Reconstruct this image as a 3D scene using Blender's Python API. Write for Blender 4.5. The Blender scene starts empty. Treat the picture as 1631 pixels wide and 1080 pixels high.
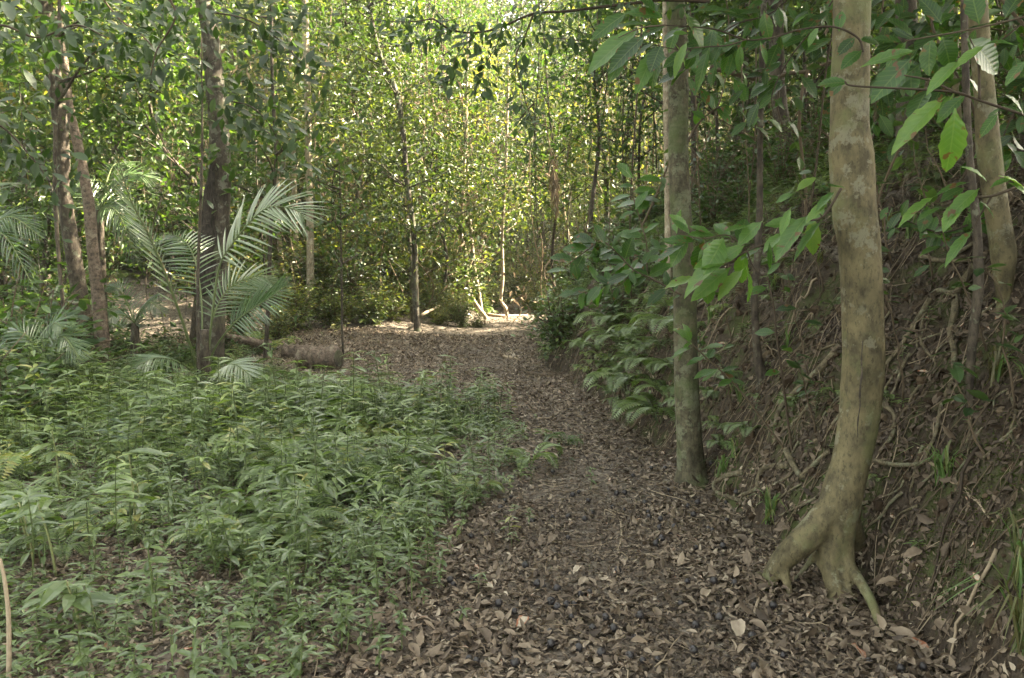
import bpy, math, random
import numpy as np
from mathutils import Vector

rng = np.random.default_rng(11)
random.seed(11)
R = math.radians
scene = bpy.context.scene
COL = scene.collection

# ------------------------------------------------------------------ camera model
CAM = np.array([0.0, 0.0, 1.5]); FPX = 1269.0; PITCH = R(5.0)
def ray(px, py):
    u = (px - 815.5) / FPX; v = (540.0 - py) / FPX
    c, s = math.cos(PITCH), math.sin(PITCH)
    return np.array([u, c + s * v, -s + c * v])
def P(px, py, d):
    r = ray(px, py)
    return CAM + r * (d / r[1])

# ------------------------------------------------------------------ noise
def _hash(ix, iy, seed):
    n = (ix.astype(np.int64) * 374761393 + iy.astype(np.int64) * 668265263 + seed * 974711) & 0xFFFFFFFF
    n = ((n ^ (n >> 13)) * 1274126177) & 0xFFFFFFFF
    return ((n ^ (n >> 16)) & 0xFFFF) / 65535.0
def vnoise(x, y, seed=0):
    x = np.asarray(x, float); y = np.asarray(y, float)
    ix = np.floor(x); iy = np.floor(y); fx = x - ix; fy = y - iy
    fx = fx * fx * (3 - 2 * fx); fy = fy * fy * (3 - 2 * fy)
    a = _hash(ix, iy, seed); b = _hash(ix + 1, iy, seed); c = _hash(ix, iy + 1, seed); d = _hash(ix + 1, iy + 1, seed)
    return (a * (1 - fx) + b * fx) * (1 - fy) + (c * (1 - fx) + d * fx) * fy
def fbm(x, y, seed=0, o=4):
    t = 0; a = .5; f = 1.0
    for k in range(o):
        t = t + a * vnoise(np.asarray(x) * f, np.asarray(y) * f, seed + k * 17); a *= .5; f *= 2.03
    return t
def sstep(x, a, b):
    t = np.clip((x - a) / (b - a), 0, 1); return t * t * (3 - 2 * t)

# ------------------------------------------------------------------ terrain
FY = np.array([-6, 2.2, 3.0, 3.6, 4.4, 5.2, 6.0, 8.0, 10.0, 12.0, 15.0, 18.0, 24.0, 32.0, 45.0])
FX = np.array([1.9, 1.62, 1.66, 1.62, 1.45, 1.32, 1.28, 1.05, 0.85, .55, .5, .65, 1.5, 3.2, 7.0])
def foot(y): return np.interp(y, FY, FX)
def bank_s(x, y):
    return np.maximum(0, x - foot(y) + .35 * (fbm(y * .9, x * .5, 5) - .47))
def H(x, y):
    x = np.asarray(x, float); y = np.asarray(y, float)
    s = bank_s(x, y)
    bf = np.interp(y, [-6, 13, 22, 60], [1, 1, .5, .45])
    z = bf * (1.75 * (1 - np.exp(-1.35 * s)) + .3 * s)
    m = np.minimum(s * 1.6, 1)
    z = z + m * (.42 * (fbm(x * 2.1, y * 2.1, 31) - .47) + .22 * (np.abs(fbm(x * 4.5, y * 4.5, 41, 4) - .47) * 2 - .18))
    left = sstep(-x, .8, 4.5)
    z = z + left * .2 * np.log1p(np.exp((y - 17.0) * 1.5)) / 1.5
    z = z + .33 * np.log1p(np.exp((y - 38.0) * .5)) / .5
    z = z + .07 * (fbm(x * .7, y * .7, 9, 3) - .44) + .025 * (fbm(x * 3.1, y * 3.1, 19, 2) - .37)
    return z
def h1(x, y): return float(H(np.array([x]), np.array([y]))[0])
def G(px, py, dmin=1.6, dmax=90.0):
    r = ray(px, py)
    d = dmin * 1.012 ** np.arange(0, 380); d = d[d < dmax]
    pts = CAM[None] + r[None] * (d / r[1])[:, None]
    hh = H(pts[:, 0], pts[:, 1])
    k = np.nonzero(pts[:, 2] <= hh)[0]
    if len(k) == 0: return pts[-1]
    k = k[0]
    if k == 0: return pts[0]
    g0 = pts[k - 1, 2] - hh[k - 1]; g1 = pts[k, 2] - hh[k]
    t = g0 / (g0 - g1 + 1e-9)
    return pts[k - 1] * (1 - t) + pts[k] * t

# ------------------------------------------------------------------ mesh builder
class MB:
    def __init__(s): s.v = []; s.l = []; s.n = []; s.t = []; s.m = []; s.nv = 0
    def add(s, V, L, N, tint=0.5, mi=0):
        V = np.asarray(V, float); s.v.append(V); s.l.append(np.asarray(L, np.int64) + s.nv)
        N = np.asarray(N, np.int64); s.n.append(N)
        s.t.append(np.full(len(V), tint) if np.isscalar(tint) else np.asarray(tint, float))
        s.m.append(np.full(len(N), mi, np.int32)); s.nv += len(V)
    def batch(s, T, M, pos, tint, spread=0.0, mi=0):
        V, L, N, tt = T; k = len(pos)
        if k == 0: return
        W = np.einsum('kij,nj->kni', M, V) + pos[:, None, :]
        n = len(V)
        LL = (np.arange(k)[:, None] * n + L[None]).ravel()
        tn = np.asarray(tint)[:, None] + tt[None] * (spread if spread else 1.0)
        s.add(W.reshape(-1, 3), LL, np.tile(N, k), tn.ravel(), mi)
    def template(s):
        t = np.concatenate(s.t)
        return np.concatenate(s.v), np.concatenate(s.l), np.concatenate(s.n), t - .5
    def mesh(s, name, mats, smooth=False):
        V = np.concatenate(s.v).astype(np.float32); L = np.concatenate(s.l).astype(np.int32); N = np.concatenate(s.n).astype(np.int32)
        me = bpy.data.meshes.new(name)
        me.vertices.add(len(V)); me.vertices.foreach_set('co', V.ravel())
        me.loops.add(len(L)); me.loops.foreach_set('vertex_index', L)
        me.polygons.add(len(N)); me.polygons.foreach_set('loop_start', np.concatenate([[0], np.cumsum(N)[:-1]]).astype(np.int32))
        try: me.polygons.foreach_set('loop_total', N)
        except Exception: pass
        me.polygons.foreach_set('material_index', np.concatenate(s.m))
        me.polygons.foreach_set('use_smooth', np.full(len(N), bool(smooth)))
        a = me.attributes.new('tint', 'FLOAT', 'POINT'); a.data.foreach_set('value', np.concatenate(s.t).astype(np.float32))
        me.update(calc_edges=True)
        for m in (mats if isinstance(mats, (list, tuple)) else [mats]): me.materials.append(m)
        return me

def link(name, data, parent=None, loc=None):
    o = bpy.data.objects.new(name, data); COL.objects.link(o)
    if parent: o.parent = parent
    if loc is not None: o.location = loc
    return o
def tag(o, label=None, cat=None, group=None, kind=None):
    if label: o['label'] = label
    if cat: o['category'] = cat
    if group: o['group'] = group
    if kind: o['kind'] = kind
    return o
def empty(name, loc, label, cat, group=None):
    o = link(name, None, None, loc); o.empty_display_size = .1
    return tag(o, label, cat, group)
def part(name, mb, mats, root, smooth=False, local=True):
    """mesh given in world space, parented to a root standing at root.location (no rotation)"""
    me = mb.mesh(name, mats, smooth)
    o = link(name, me, root)
    if local and root is not None:
        off = np.array(root.location, np.float32)
        co = np.empty(len(me.vertices) * 3, np.float32); me.vertices.foreach_get('co', co)
        me.vertices.foreach_set('co', (co.reshape(-1, 3) - off).ravel()); me.update()
    return o
def copy_tree(o, loc, rz=0, sc=1.0, label=None, group=None):
    c = o.copy(); COL.objects.link(c)
    c.location = loc; c.rotation_euler = (0, 0, rz); c.scale = (sc, sc, sc)
    if label: c['label'] = label
    if group: c['group'] = group
    for ch in o.children:
        d = ch.copy(); COL.objects.link(d); d.parent = c
    return c

# ------------------------------------------------------------------ curves and tubes
def spline(pts, n):
    p = np.asarray(pts, float)
    if len(p) == 2:
        t = np.linspace(0, 1, n)[:, None]; return p[0] * (1 - t) + p[1] * t
    q = np.vstack([2 * p[0] - p[1], p, 2 * p[-1] - p[-2]])
    seg = np.linspace(0, len(p) - 1 - 1e-6, n); i = seg.astype(int); t = (seg - i)[:, None]
    a, b, c, d = q[i], q[i + 1], q[i + 2], q[i + 3]
    return .5 * (2 * b + (c - a) * t + (2 * a - 5 * b + 4 * c - d) * t ** 2 + (3 * b - a - 3 * c + d) * t ** 3)
def tube(mb, pts, rad, sides=6, tint=.5, rough=0.0, mi=0, cap=True):
    p = np.asarray(pts, float); n = len(p)
    rad = np.full(n, rad) if np.isscalar(rad) else np.asarray(rad, float)
    t = np.gradient(p, axis=0); t /= np.linalg.norm(t, axis=1)[:, None] + 1e-9
    ref = np.array([1.0, 0, 0]) if abs(t[0][0]) < .8 else np.array([0, 1.0, 0])
    u = np.cross(t[0], ref); u /= np.linalg.norm(u)
    U = [u]
    for k in range(1, n):
        u = U[-1] - t[k] * np.dot(U[-1], t[k]); u /= np.linalg.norm(u) + 1e-9; U.append(u)
    U = np.array(U); W = np.cross(t, U)
    a = np.arange(sides) * 2 * math.pi / sides
    rr = np.repeat(rad[:, None], sides, 1)
    if rough:
        rr = rr * (1 + rough * (fbm(np.cos(a)[None] * 1.5 + np.linspace(0, n * .35, n)[:, None], np.sin(a)[None] * 1.5 + np.zeros((n, 1)), int(p[0][0] * 100) % 97) - .47) * 2)
    V = p[:, None, :] + rr[..., None] * (np.cos(a)[None, :, None] * U[:, None, :] + np.sin(a)[None, :, None] * W[:, None, :])
    V = V.reshape(-1, 3)
    i = np.arange(n - 1)[:, None] * sides; j = np.arange(sides)[None]; j2 = (j + 1) % sides
    L = np.stack([i + j, i + j2, i + sides + j2, i + sides + j], -1).reshape(-1)
    N = np.full((n - 1) * sides, 4)
    if cap:
        L = np.concatenate([L, np.arange(sides)[::-1], (n - 1) * sides + np.arange(sides)]); N = np.concatenate([N, [sides, sides]])
    mb.add(V, L, N, tint, mi)
def frames(d, nrm):
    d = d / (np.linalg.norm(d, axis=1)[:, None] + 1e-9)
    y = np.cross(nrm, d); y /= np.linalg.norm(y, axis=1)[:, None] + 1e-9
    z = np.cross(d, y)
    return np.stack([d, y, z], -1)
def rdir(k, zlo=-.6, zhi=.3):
    a = rng.uniform(0, 2 * math.pi, k); z = rng.uniform(zlo, zhi, k); r = np.sqrt(np.maximum(0, 1 - z * z))
    return np.stack([r * np.cos(a), r * np.sin(a), z], -1)
def upn(k, s=.5):
    n = rng.normal(0, s, (k, 3)); n[:, 2] += 1; return n

# leaf templates: axis +X, length 1, normal +Z  -> (V, L, N, tintoffset)
def leaf4(w=.5, fold=.12, droop=.1):
    V = [(0, 0, 0), (.42, w / 2, fold), (1, 0, -droop), (.42, -w / 2, fold)]
    return np.array(V), np.array([0, 2, 1, 0, 3, 2]), np.array([3, 3]), np.zeros(4)
def leafn(w=.4, fold=.1, droop=.25, st=4, wave=0.0, tooth=0.0, peak=.42, petiole=.06):
    xs = np.linspace(0, 1, st + 1); V = []; tt = []
    for i, x in enumerate(xs):
        e = max(0, (x - petiole) / (1 - petiole))
        hw = w / 2 * (math.sin(math.pi * e ** (math.log(.5) / math.log(peak))) ** .8 if 0 < e < 1 else 0)
        hw = max(hw, .012 if i == 0 else .0)
        if tooth: hw *= 1 + (tooth if i % 2 else -tooth)
        z = -droop * x ** 1.8
        wv = wave * math.sin(i * 1.9)
        V += [(x, hw, z + fold * hw * 2 + wv), (x, 0, z), (x, -hw, z + fold * hw * 2 - wv)]; tt += [.0, -.1, .0]
    L = []; N = []
    for i in range(st):
        a = i * 3
        L += [a, a + 1, a + 4, a + 3, a + 1, a + 2, a + 5, a + 4]; N += [4, 4]
    return np.array(V), np.array(L)[:].astype(int), np.array(N), np.array(tt)
LEAF4 = leaf4(.5, .1, .12); LEAFW = leaf4(.7, .1, .2); LEAFNAR = leaf4(.26, .08, .25)
LEAF_HERB = leafn(.30, .14, .35, 4); LEAF_BROAD = leafn(.46, .12, .25, 12, .012, .06, .5)
LEAF_MID = leafn(.42, .1, .22, 5, .0, 0, .5)
CURLS = [leafn(.42, .35, .25, 3, .03, 0, .45, .02), leafn(.55, -.3, -.2, 3, .03, 0, .45, .02), leafn(.3, .5, .4, 3, .02, 0, .45, .02)]

# ------------------------------------------------------------------ materials
def new_mat(name):
    m = bpy.data.materials.new(name); m.use_nodes = True
    nt = m.node_tree; nt.nodes.clear()
    return m, nt
def ramp(nt, stops, interp='LINEAR'):
    r = nt.nodes.new('ShaderNodeValToRGB'); r.color_ramp.interpolation = interp
    e = r.color_ramp.elements
    while len(e) < len(stops): e.new(.5)
    for el, (p, c) in zip(e, stops): el.position = p; el.color = (*c, 1)
    return r
def math_node(nt, op, a, b=None, clamp=False):
    n = nt.nodes.new('ShaderNodeMath'); n.operation = op; n.use_clamp = clamp
    for i, x in enumerate((a, b)):
        if x is None: continue
        if hasattr(x, 'links'): nt.links.new(x, n.inputs[i])
        else: n.inputs[i].default_value = x
    return n.outputs[0]
def leaf_mat(name, stops, rough=.42, trans=.4, spec=.45, objvar=.25, warm=(1.5, 1.7, .5)):
    m, nt = new_mat(name); L = nt.links.new
    at = nt.nodes.new('ShaderNodeAttribute'); at.attribute_name = 'tint'
    oi = nt.nodes.new('ShaderNodeObjectInfo')
    f = math_node(nt, 'ADD', at.outputs['Fac'], math_node(nt, 'MULTIPLY', math_node(nt, 'SUBTRACT', oi.outputs['Random'], .5), objvar))
    tc = nt.nodes.new('ShaderNodeTexCoord'); nz = nt.nodes.new('ShaderNodeTexNoise'); nz.inputs['Scale'].default_value = 35; nz.inputs['Detail'].default_value = 2
    L(tc.outputs['Object'], nz.inputs['Vector'])
    f = math_node(nt, 'ADD', f, math_node(nt, 'MULTIPLY', math_node(nt, 'SUBTRACT', nz.outputs['Fac'], .5), .25), True)
    r = ramp(nt, stops); L(f, r.inputs['Fac'])
    b = nt.nodes.new('ShaderNodeBsdfPrincipled'); L(r.outputs['Color'], b.inputs['Base Color'])
    b.inputs['Roughness'].default_value = rough; b.inputs['Specular IOR Level'].default_value = spec
    t = nt.nodes.new('ShaderNodeBsdfTranslucent')
    mx = nt.nodes.new('ShaderNodeMix'); mx.data_type = 'RGBA'; mx.blend_type = 'MULTIPLY'; mx.inputs['Factor'].default_value = 1
    L(r.outputs['Color'], mx.inputs[6]); mx.inputs[7].default_value = (*warm, 1)
    L(mx.outputs[2], t.inputs['Color'])
    s = nt.nodes.new('ShaderNodeMixShader'); s.inputs[0].default_value = trans
    L(b.outputs[0], s.inputs[1]); L(t.outputs[0], s.inputs[2])
    o = nt.nodes.new('ShaderNodeOutputMaterial'); L(s.outputs[0], o.inputs[0])
    return m
def bark_mat(name, base, dark, lichen, moss=None, scale=6.0, stretch=.35, lich_amt=.5, bump=.4, rough=.85, moss_h=None, ring=0.0, lich_scale=2.2):
    m, nt = new_mat(name); L = nt.links.new
    tc = nt.nodes.new('ShaderNodeTexCoord'); mp = nt.nodes.new('ShaderNodeMapping')
    mp.inputs['Scale'].default_value = (1, 1, stretch); L(tc.outputs['Object'], mp.inputs['Vector'])
    def noise(sc, det=5, ro=.6, vec=None):
        n = nt.nodes.new('ShaderNodeTexNoise'); n.inputs['Scale'].default_value = sc; n.inputs['Detail'].default_value = det; n.inputs['Roughness'].default_value = ro
        L((vec or mp.outputs[0]), n.inputs['Vector']); return n.outputs['Fac']
    n1 = noise(scale * 4); n2 = noise(scale * .9, 4, .6, tc.outputs['Object']); n3 = noise(scale * 14, 3, .7)
    r1 = ramp(nt, [(.36, dark), (.6, base)]); L(n1, r1.inputs['Fac'])
    r2 = ramp(nt, [(.635 - lich_amt * .2, (0, 0, 0)), (.665 - lich_amt * .2, (1, 1, 1))]); L(noise(scale * lich_scale * .6, 6, .7, tc.outputs['Object']), r2.inputs['Fac'])
    mx = nt.nodes.new('ShaderNodeMix'); mx.data_type = 'RGBA'
    L(math_node(nt, 'MULTIPLY', r2.outputs['Color'], .75), mx.inputs[0]); L(r1.outputs['Color'], mx.inputs[6]); mx.inputs[7].default_value = (*lichen, 1)
    col = mx.outputs[2]
    # fine specks
    sp = ramp(nt, [(.33, (.35, .35, .33)), (.47, (1, 1, 1))]); L(n3, sp.inputs['Fac'])
    m2 = nt.nodes.new('ShaderNodeMix'); m2.data_type = 'RGBA'; m2.blend_type = 'MULTIPLY'; m2.inputs[0].default_value = .7
    L(col, m2.inputs[6]); L(sp.outputs['Color'], m2.inputs[7]); col = m2.outputs[2]
    # large dark stains
    st = ramp(nt, [(.3, (.42, .42, .38)), (.5, (1, 1, 1))]); L(n2, st.inputs['Fac'])
    m3 = nt.nodes.new('ShaderNodeMix'); m3.data_type = 'RGBA'; m3.blend_type = 'MULTIPLY'; m3.inputs[0].default_value = .8
    L(col, m3.inputs[6]); L(st.outputs['Color'], m3.inputs[7]); col = m3.outputs[2]
    height = math_node(nt, 'ADD', n1, math_node(nt, 'MULTIPLY', n3, .5))
    if ring:
        wv = nt.nodes.new('ShaderNodeTexWave'); wv.bands_direction = 'Z'; wv.inputs['Scale'].default_value = ring; wv.inputs['Distortion'].default_value = 6; wv.inputs['Detail'].default_value = 3; wv.inputs['Detail Scale'].default_value = 2
        L(tc.outputs['Object'], wv.inputs['Vector'])
        rr = ramp(nt, [(.0, (.55, .52, .48)), (.16, (1, 1, 1))]); L(wv.outputs['Fac'], rr.inputs['Fac'])
        m5 = nt.nodes.new('ShaderNodeMix'); m5.data_type = 'RGBA'; m5.blend_type = 'MULTIPLY'; m5.inputs[0].default_value = .4
        L(col, m5.inputs[6]); L(rr.outputs['Color'], m5.inputs[7]); col = m5.outputs[2]
        height = math_node(nt, 'ADD', height, math_node(nt, 'MULTIPLY', rr.outputs['Color'], .3))
    if moss:
        mr = ramp(nt, [(.5, (0, 0, 0)), (.62, (1, 1, 1))])
        L(noise(3.2, 6, .65, tc.outputs['Object']), mr.inputs['Fac'])
        f = mr.outputs['Color']
        m4 = nt.nodes.new('ShaderNodeMix'); m4.data_type = 'RGBA'; L(math_node(nt, 'MULTIPLY', f, .8), m4.inputs[0]); L(col, m4.inputs[6]); m4.inputs[7].default_value = (*moss, 1); col = m4.outputs[2]
    b = nt.nodes.new('ShaderNodeBsdfPrincipled'); L(col, b.inputs['Base Color']); b.inputs['Roughness'].default_value = rough; b.inputs['Specular IOR Level'].default_value = .25
    bp = nt.nodes.new('ShaderNodeBump'); bp.inputs['Strength'].default_value = bump; bp.inputs['Distance'].default_value = .02
    L(height, bp.inputs['Height']); L(bp.outputs[0], b.inputs['Normal'])
    o = nt.nodes.new('ShaderNodeOutputMaterial'); L(b.outputs[0], o.inputs[0])
    return m
def tint_mat(name, stops, rough=.85, spec=.25, objvar=.0, trans=0.0):
    m, nt = new_mat(name); L = nt.links.new
    at = nt.nodes.new('ShaderNodeAttribute'); at.attribute_name = 'tint'; f = at.outputs['Fac']
    if objvar:
        oi = nt.nodes.new('ShaderNodeObjectInfo'); f = math_node(nt, 'ADD', f, math_node(nt, 'MULTIPLY', math_node(nt, 'SUBTRACT', oi.outputs['Random'], .5), objvar), True)
    tc = nt.nodes.new('ShaderNodeTexCoord'); nz = nt.nodes.new('ShaderNodeTexNoise'); nz.inputs['Scale'].default_value = 60; nz.inputs['Detail'].default_value = 3
    L(tc.outputs['Object'], nz.inputs['Vector'])
    f = math_node(nt, 'ADD', f, math_node(nt, 'MULTIPLY', math_node(nt, 'SUBTRACT', nz.outputs['Fac'], .5), .3), True)
    r = ramp(nt, stops); L(f, r.inputs['Fac'])
    b = nt.nodes.new('ShaderNodeBsdfPrincipled'); L(r.outputs['Color'], b.inputs['Base Color']); b.inputs['Roughness'].default_value = rough; b.inputs['Specular IOR Level'].default_value = spec
    out = b.outputs[0]
    if trans:
        t = nt.nodes.new('ShaderNodeBsdfTranslucent'); L(r.outputs['Color'], t.inputs['Color'])
        s = nt.nodes.new('ShaderNodeMixShader'); s.inputs[0].default_value = trans; L(out, s.inputs[1]); L(t.outputs[0], s.inputs[2]); out = s.outputs[0]
    o = nt.nodes.new('ShaderNodeOutputMaterial'); L(out, o.inputs[0])
    return m

GREENS = [(0, (.015, .032, .009)), (.35, (.032, .06, .017)), (.65, (.06, .095, .025)), (.88, (.11, .135, .036)), (1, (.17, .13, .05))]
M_FAR = leaf_mat('far_foliage', [(0, (.018, .036, .012)), (.35, (.04, .066, .022)), (.62, (.08, .105, .028)), (.86, (.15, .165, .04)), (1, (.24, .21, .075))], .42, .38, .5, .45, (1.6, 1.6, .55))
M_CANOPY = leaf_mat('canopy_foliage', GREENS, .45, .42, .4, .25)
M_SHRUB = leaf_mat('shrub_foliage', [(0, (.017, .036, .012)), (.4, (.038, .07, .022)), (.75, (.068, .108, .034)), (1, (.13, .16, .05))], .36, .36, .55, .2)
M_HERB = leaf_mat('herb_foliage', [(0, (.022, .046, .014)), (.35, (.066, .098, .034)), (.65, (.106, .147, .052)), (.88, (.15, .205, .068)), (1, (.22, .21, .07))], .36, .32, .6, .12)
M_BROAD = leaf_mat('broad_leaf', [(0, (.016, .04, .009)), (.4, (.036, .086, .016)), (.8, (.075, .15, .026)), (1, (.12, .19, .036))], .33, .5, .5, .0, (1.4, 1.7, .4))
def add_veins(m):
    nt = m.node_tree; L = nt.links.new
    at = nt.nodes.new('ShaderNodeAttribute'); at.attribute_name = 'leafuv'; sp = nt.nodes.new('ShaderNodeSeparateXYZ'); L(at.outputs['Vector'], sp.inputs[0])
    ay = math_node(nt, 'ABSOLUTE', sp.outputs[1])
    ph = math_node(nt, 'SINE', math_node(nt, 'MULTIPLY', math_node(nt, 'SUBTRACT', sp.outputs[0], math_node(nt, 'MULTIPLY', ay, .8)), 62.0))
    sv = math_node(nt, 'GREATER_THAN', ph, .86); mr = math_node(nt, 'LESS_THAN', ay, .013)
    vein = math_node(nt, 'MAXIMUM', math_node(nt, 'MULTIPLY', sv, .55), mr)
    b = [n for n in nt.nodes if n.type == 'BSDF_PRINCIPLED'][0]; src = b.inputs['Base Color'].links[0].from_socket
    mx = nt.nodes.new('ShaderNodeMix'); mx.data_type = 'RGBA'; L(math_node(nt, 'MULTIPLY', vein, .3), mx.inputs[0]); L(src, mx.inputs[6]); mx.inputs[7].default_value = (.17, .22, .08, 1)
    tc = nt.nodes.new('ShaderNodeTexCoord'); nz = nt.nodes.new('ShaderNodeTexNoise'); nz.inputs['Scale'].default_value = 22; nz.inputs['Detail'].default_value = 4; L(tc.outputs['Object'], nz.inputs['Vector'])
    rr = ramp(nt, [(.66, (0, 0, 0)), (.69, (1, 1, 1))]); L(math_node(nt, 'ADD', nz.outputs['Fac'], math_node(nt, 'MULTIPLY', ay, .25)), rr.inputs[0])
    m2 = nt.nodes.new('ShaderNodeMix'); m2.data_type = 'RGBA'; L(rr.outputs[0], m2.inputs[0]); L(mx.outputs[2], m2.inputs[6]); m2.inputs[7].default_value = (.10, .05, .02, 1)
    L(m2.outputs[2], b.inputs['Base Color'])
    tm = [n for n in nt.nodes if n.type == 'MIX' and n.blend_type == 'MULTIPLY'][0]; L(m2.outputs[2], tm.inputs[6])
    bp = nt.nodes.new('ShaderNodeBump'); bp.inputs['Strength'].default_value = .25; bp.inputs['Distance'].default_value = .003; bp.invert = True; L(math_node(nt, 'ADD', vein, math_node(nt, 'MULTIPLY', ph, .35)), bp.inputs['Height']); L(bp.outputs[0], b.inputs['Normal'])
add_veins(M_BROAD)
M_PALM = leaf_mat('palm_leaflet', [(0, (.02, .05, .010)), (.5, (.05, .09, .026)), (1, (.2, .235, .17))], .34, .25, .8, .05)  # pale silver ramp end puts the sky's sheen into the leaflet colour
M_GRASS = leaf_mat('grass_blade', [(0, (.09, .08, .035)), (.3, (.06, .1, .03)), (.7, (.08, .14, .04)), (1, (.2, .18, .09))], .45, .3, .4, .2)
M_LITTER = tint_mat('leaf_litter', [(0, (.033, .023, .016)), (.3, (.098, .072, .05)), (.6, (.19, .146, .104)), (.82, (.28, .23, .172)), (.93, (.37, .32, .25)), (1, (.26, .1, .05))], .7, .35, 0, .12)
M_TWIG = tint_mat('twig_bark', [(0, (.03, .022, .016)), (.5, (.10, .075, .05)), (1, (.3, .24, .17))], .85, .2)
M_STEM = tint_mat('green_stem', [(0, (.035, .04, .018)), (.5, (.09, .12, .04)), (1, (.2, .2, .09))], .6, .3, .3)
M_ROOT = bark_mat('root_bark', (.13, .107, .067), (.055, .045, .029), (.15, .15, .1), None, 9, 1, .4, .4)
M_TAN = bark_mat('tan_bark', (.125, .104, .056), (.058, .048, .027), (.16, .15, .105), (.10, .105, .045), 5, .5, .45, .3, .8, ring=0)
M_MOSSY = bark_mat('mossy_bark', (.095, .084, .053), (.038, .033, .021), (.125, .132, .085), (.055, .07, .024), 6, .5, .55, .35, ring=5)
M_GREY = bark_mat('grey_bark', (.078, .064, .05), (.03, .025, .02), (.15, .15, .12), (.07, .08, .04), 5, .4, .5, .5)
M_DARK = bark_mat('dark_bark', (.075, .06, .045), (.028, .022, .017), (.12, .125, .09), None, 7, .4, .3, .5)
M_PALE = bark_mat('pale_bark', (.30, .25, .18), (.15, .12, .085), (.36, .33, .26), None, 8, .4, .4, .3)
M_SCAR = bark_mat('charred_scar', (.05, .04, .034), (.015, .012, .01), (.09, .07, .055), None, 9, .25, .2, .7)
M_LOG = bark_mat('rotten_wood', (.14, .105, .08), (.05, .038, .03), (.19, .16, .12), None, 6, 1, .4, .6)
M_DEAD = tint_mat('dead_frond', [(0, (.05, .038, .026)), (.5, (.15, .11, .07)), (1, (.32, .25, .17))], .8, .2, .2, .25)
M_FRUIT = tint_mat('dark_fruit', [(0, (.012, .010, .011)), (.6, (.026, .022, .023)), (1, (.07, .055, .05))], .5, .4, .3)
M_SOIL = tint_mat('crumbled_soil', [(0, (.022, .015, .010)), (.5, (.06, .042, .027)), (1, (.17, .135, .095))], .95, .15)
M_MOSS = leaf_mat('moss_green', [(0, (.018, .026, .007)), (.5, (.036, .048, .012)), (1, (.065, .08, .02))], .8, .2, .1, .1)

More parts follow.
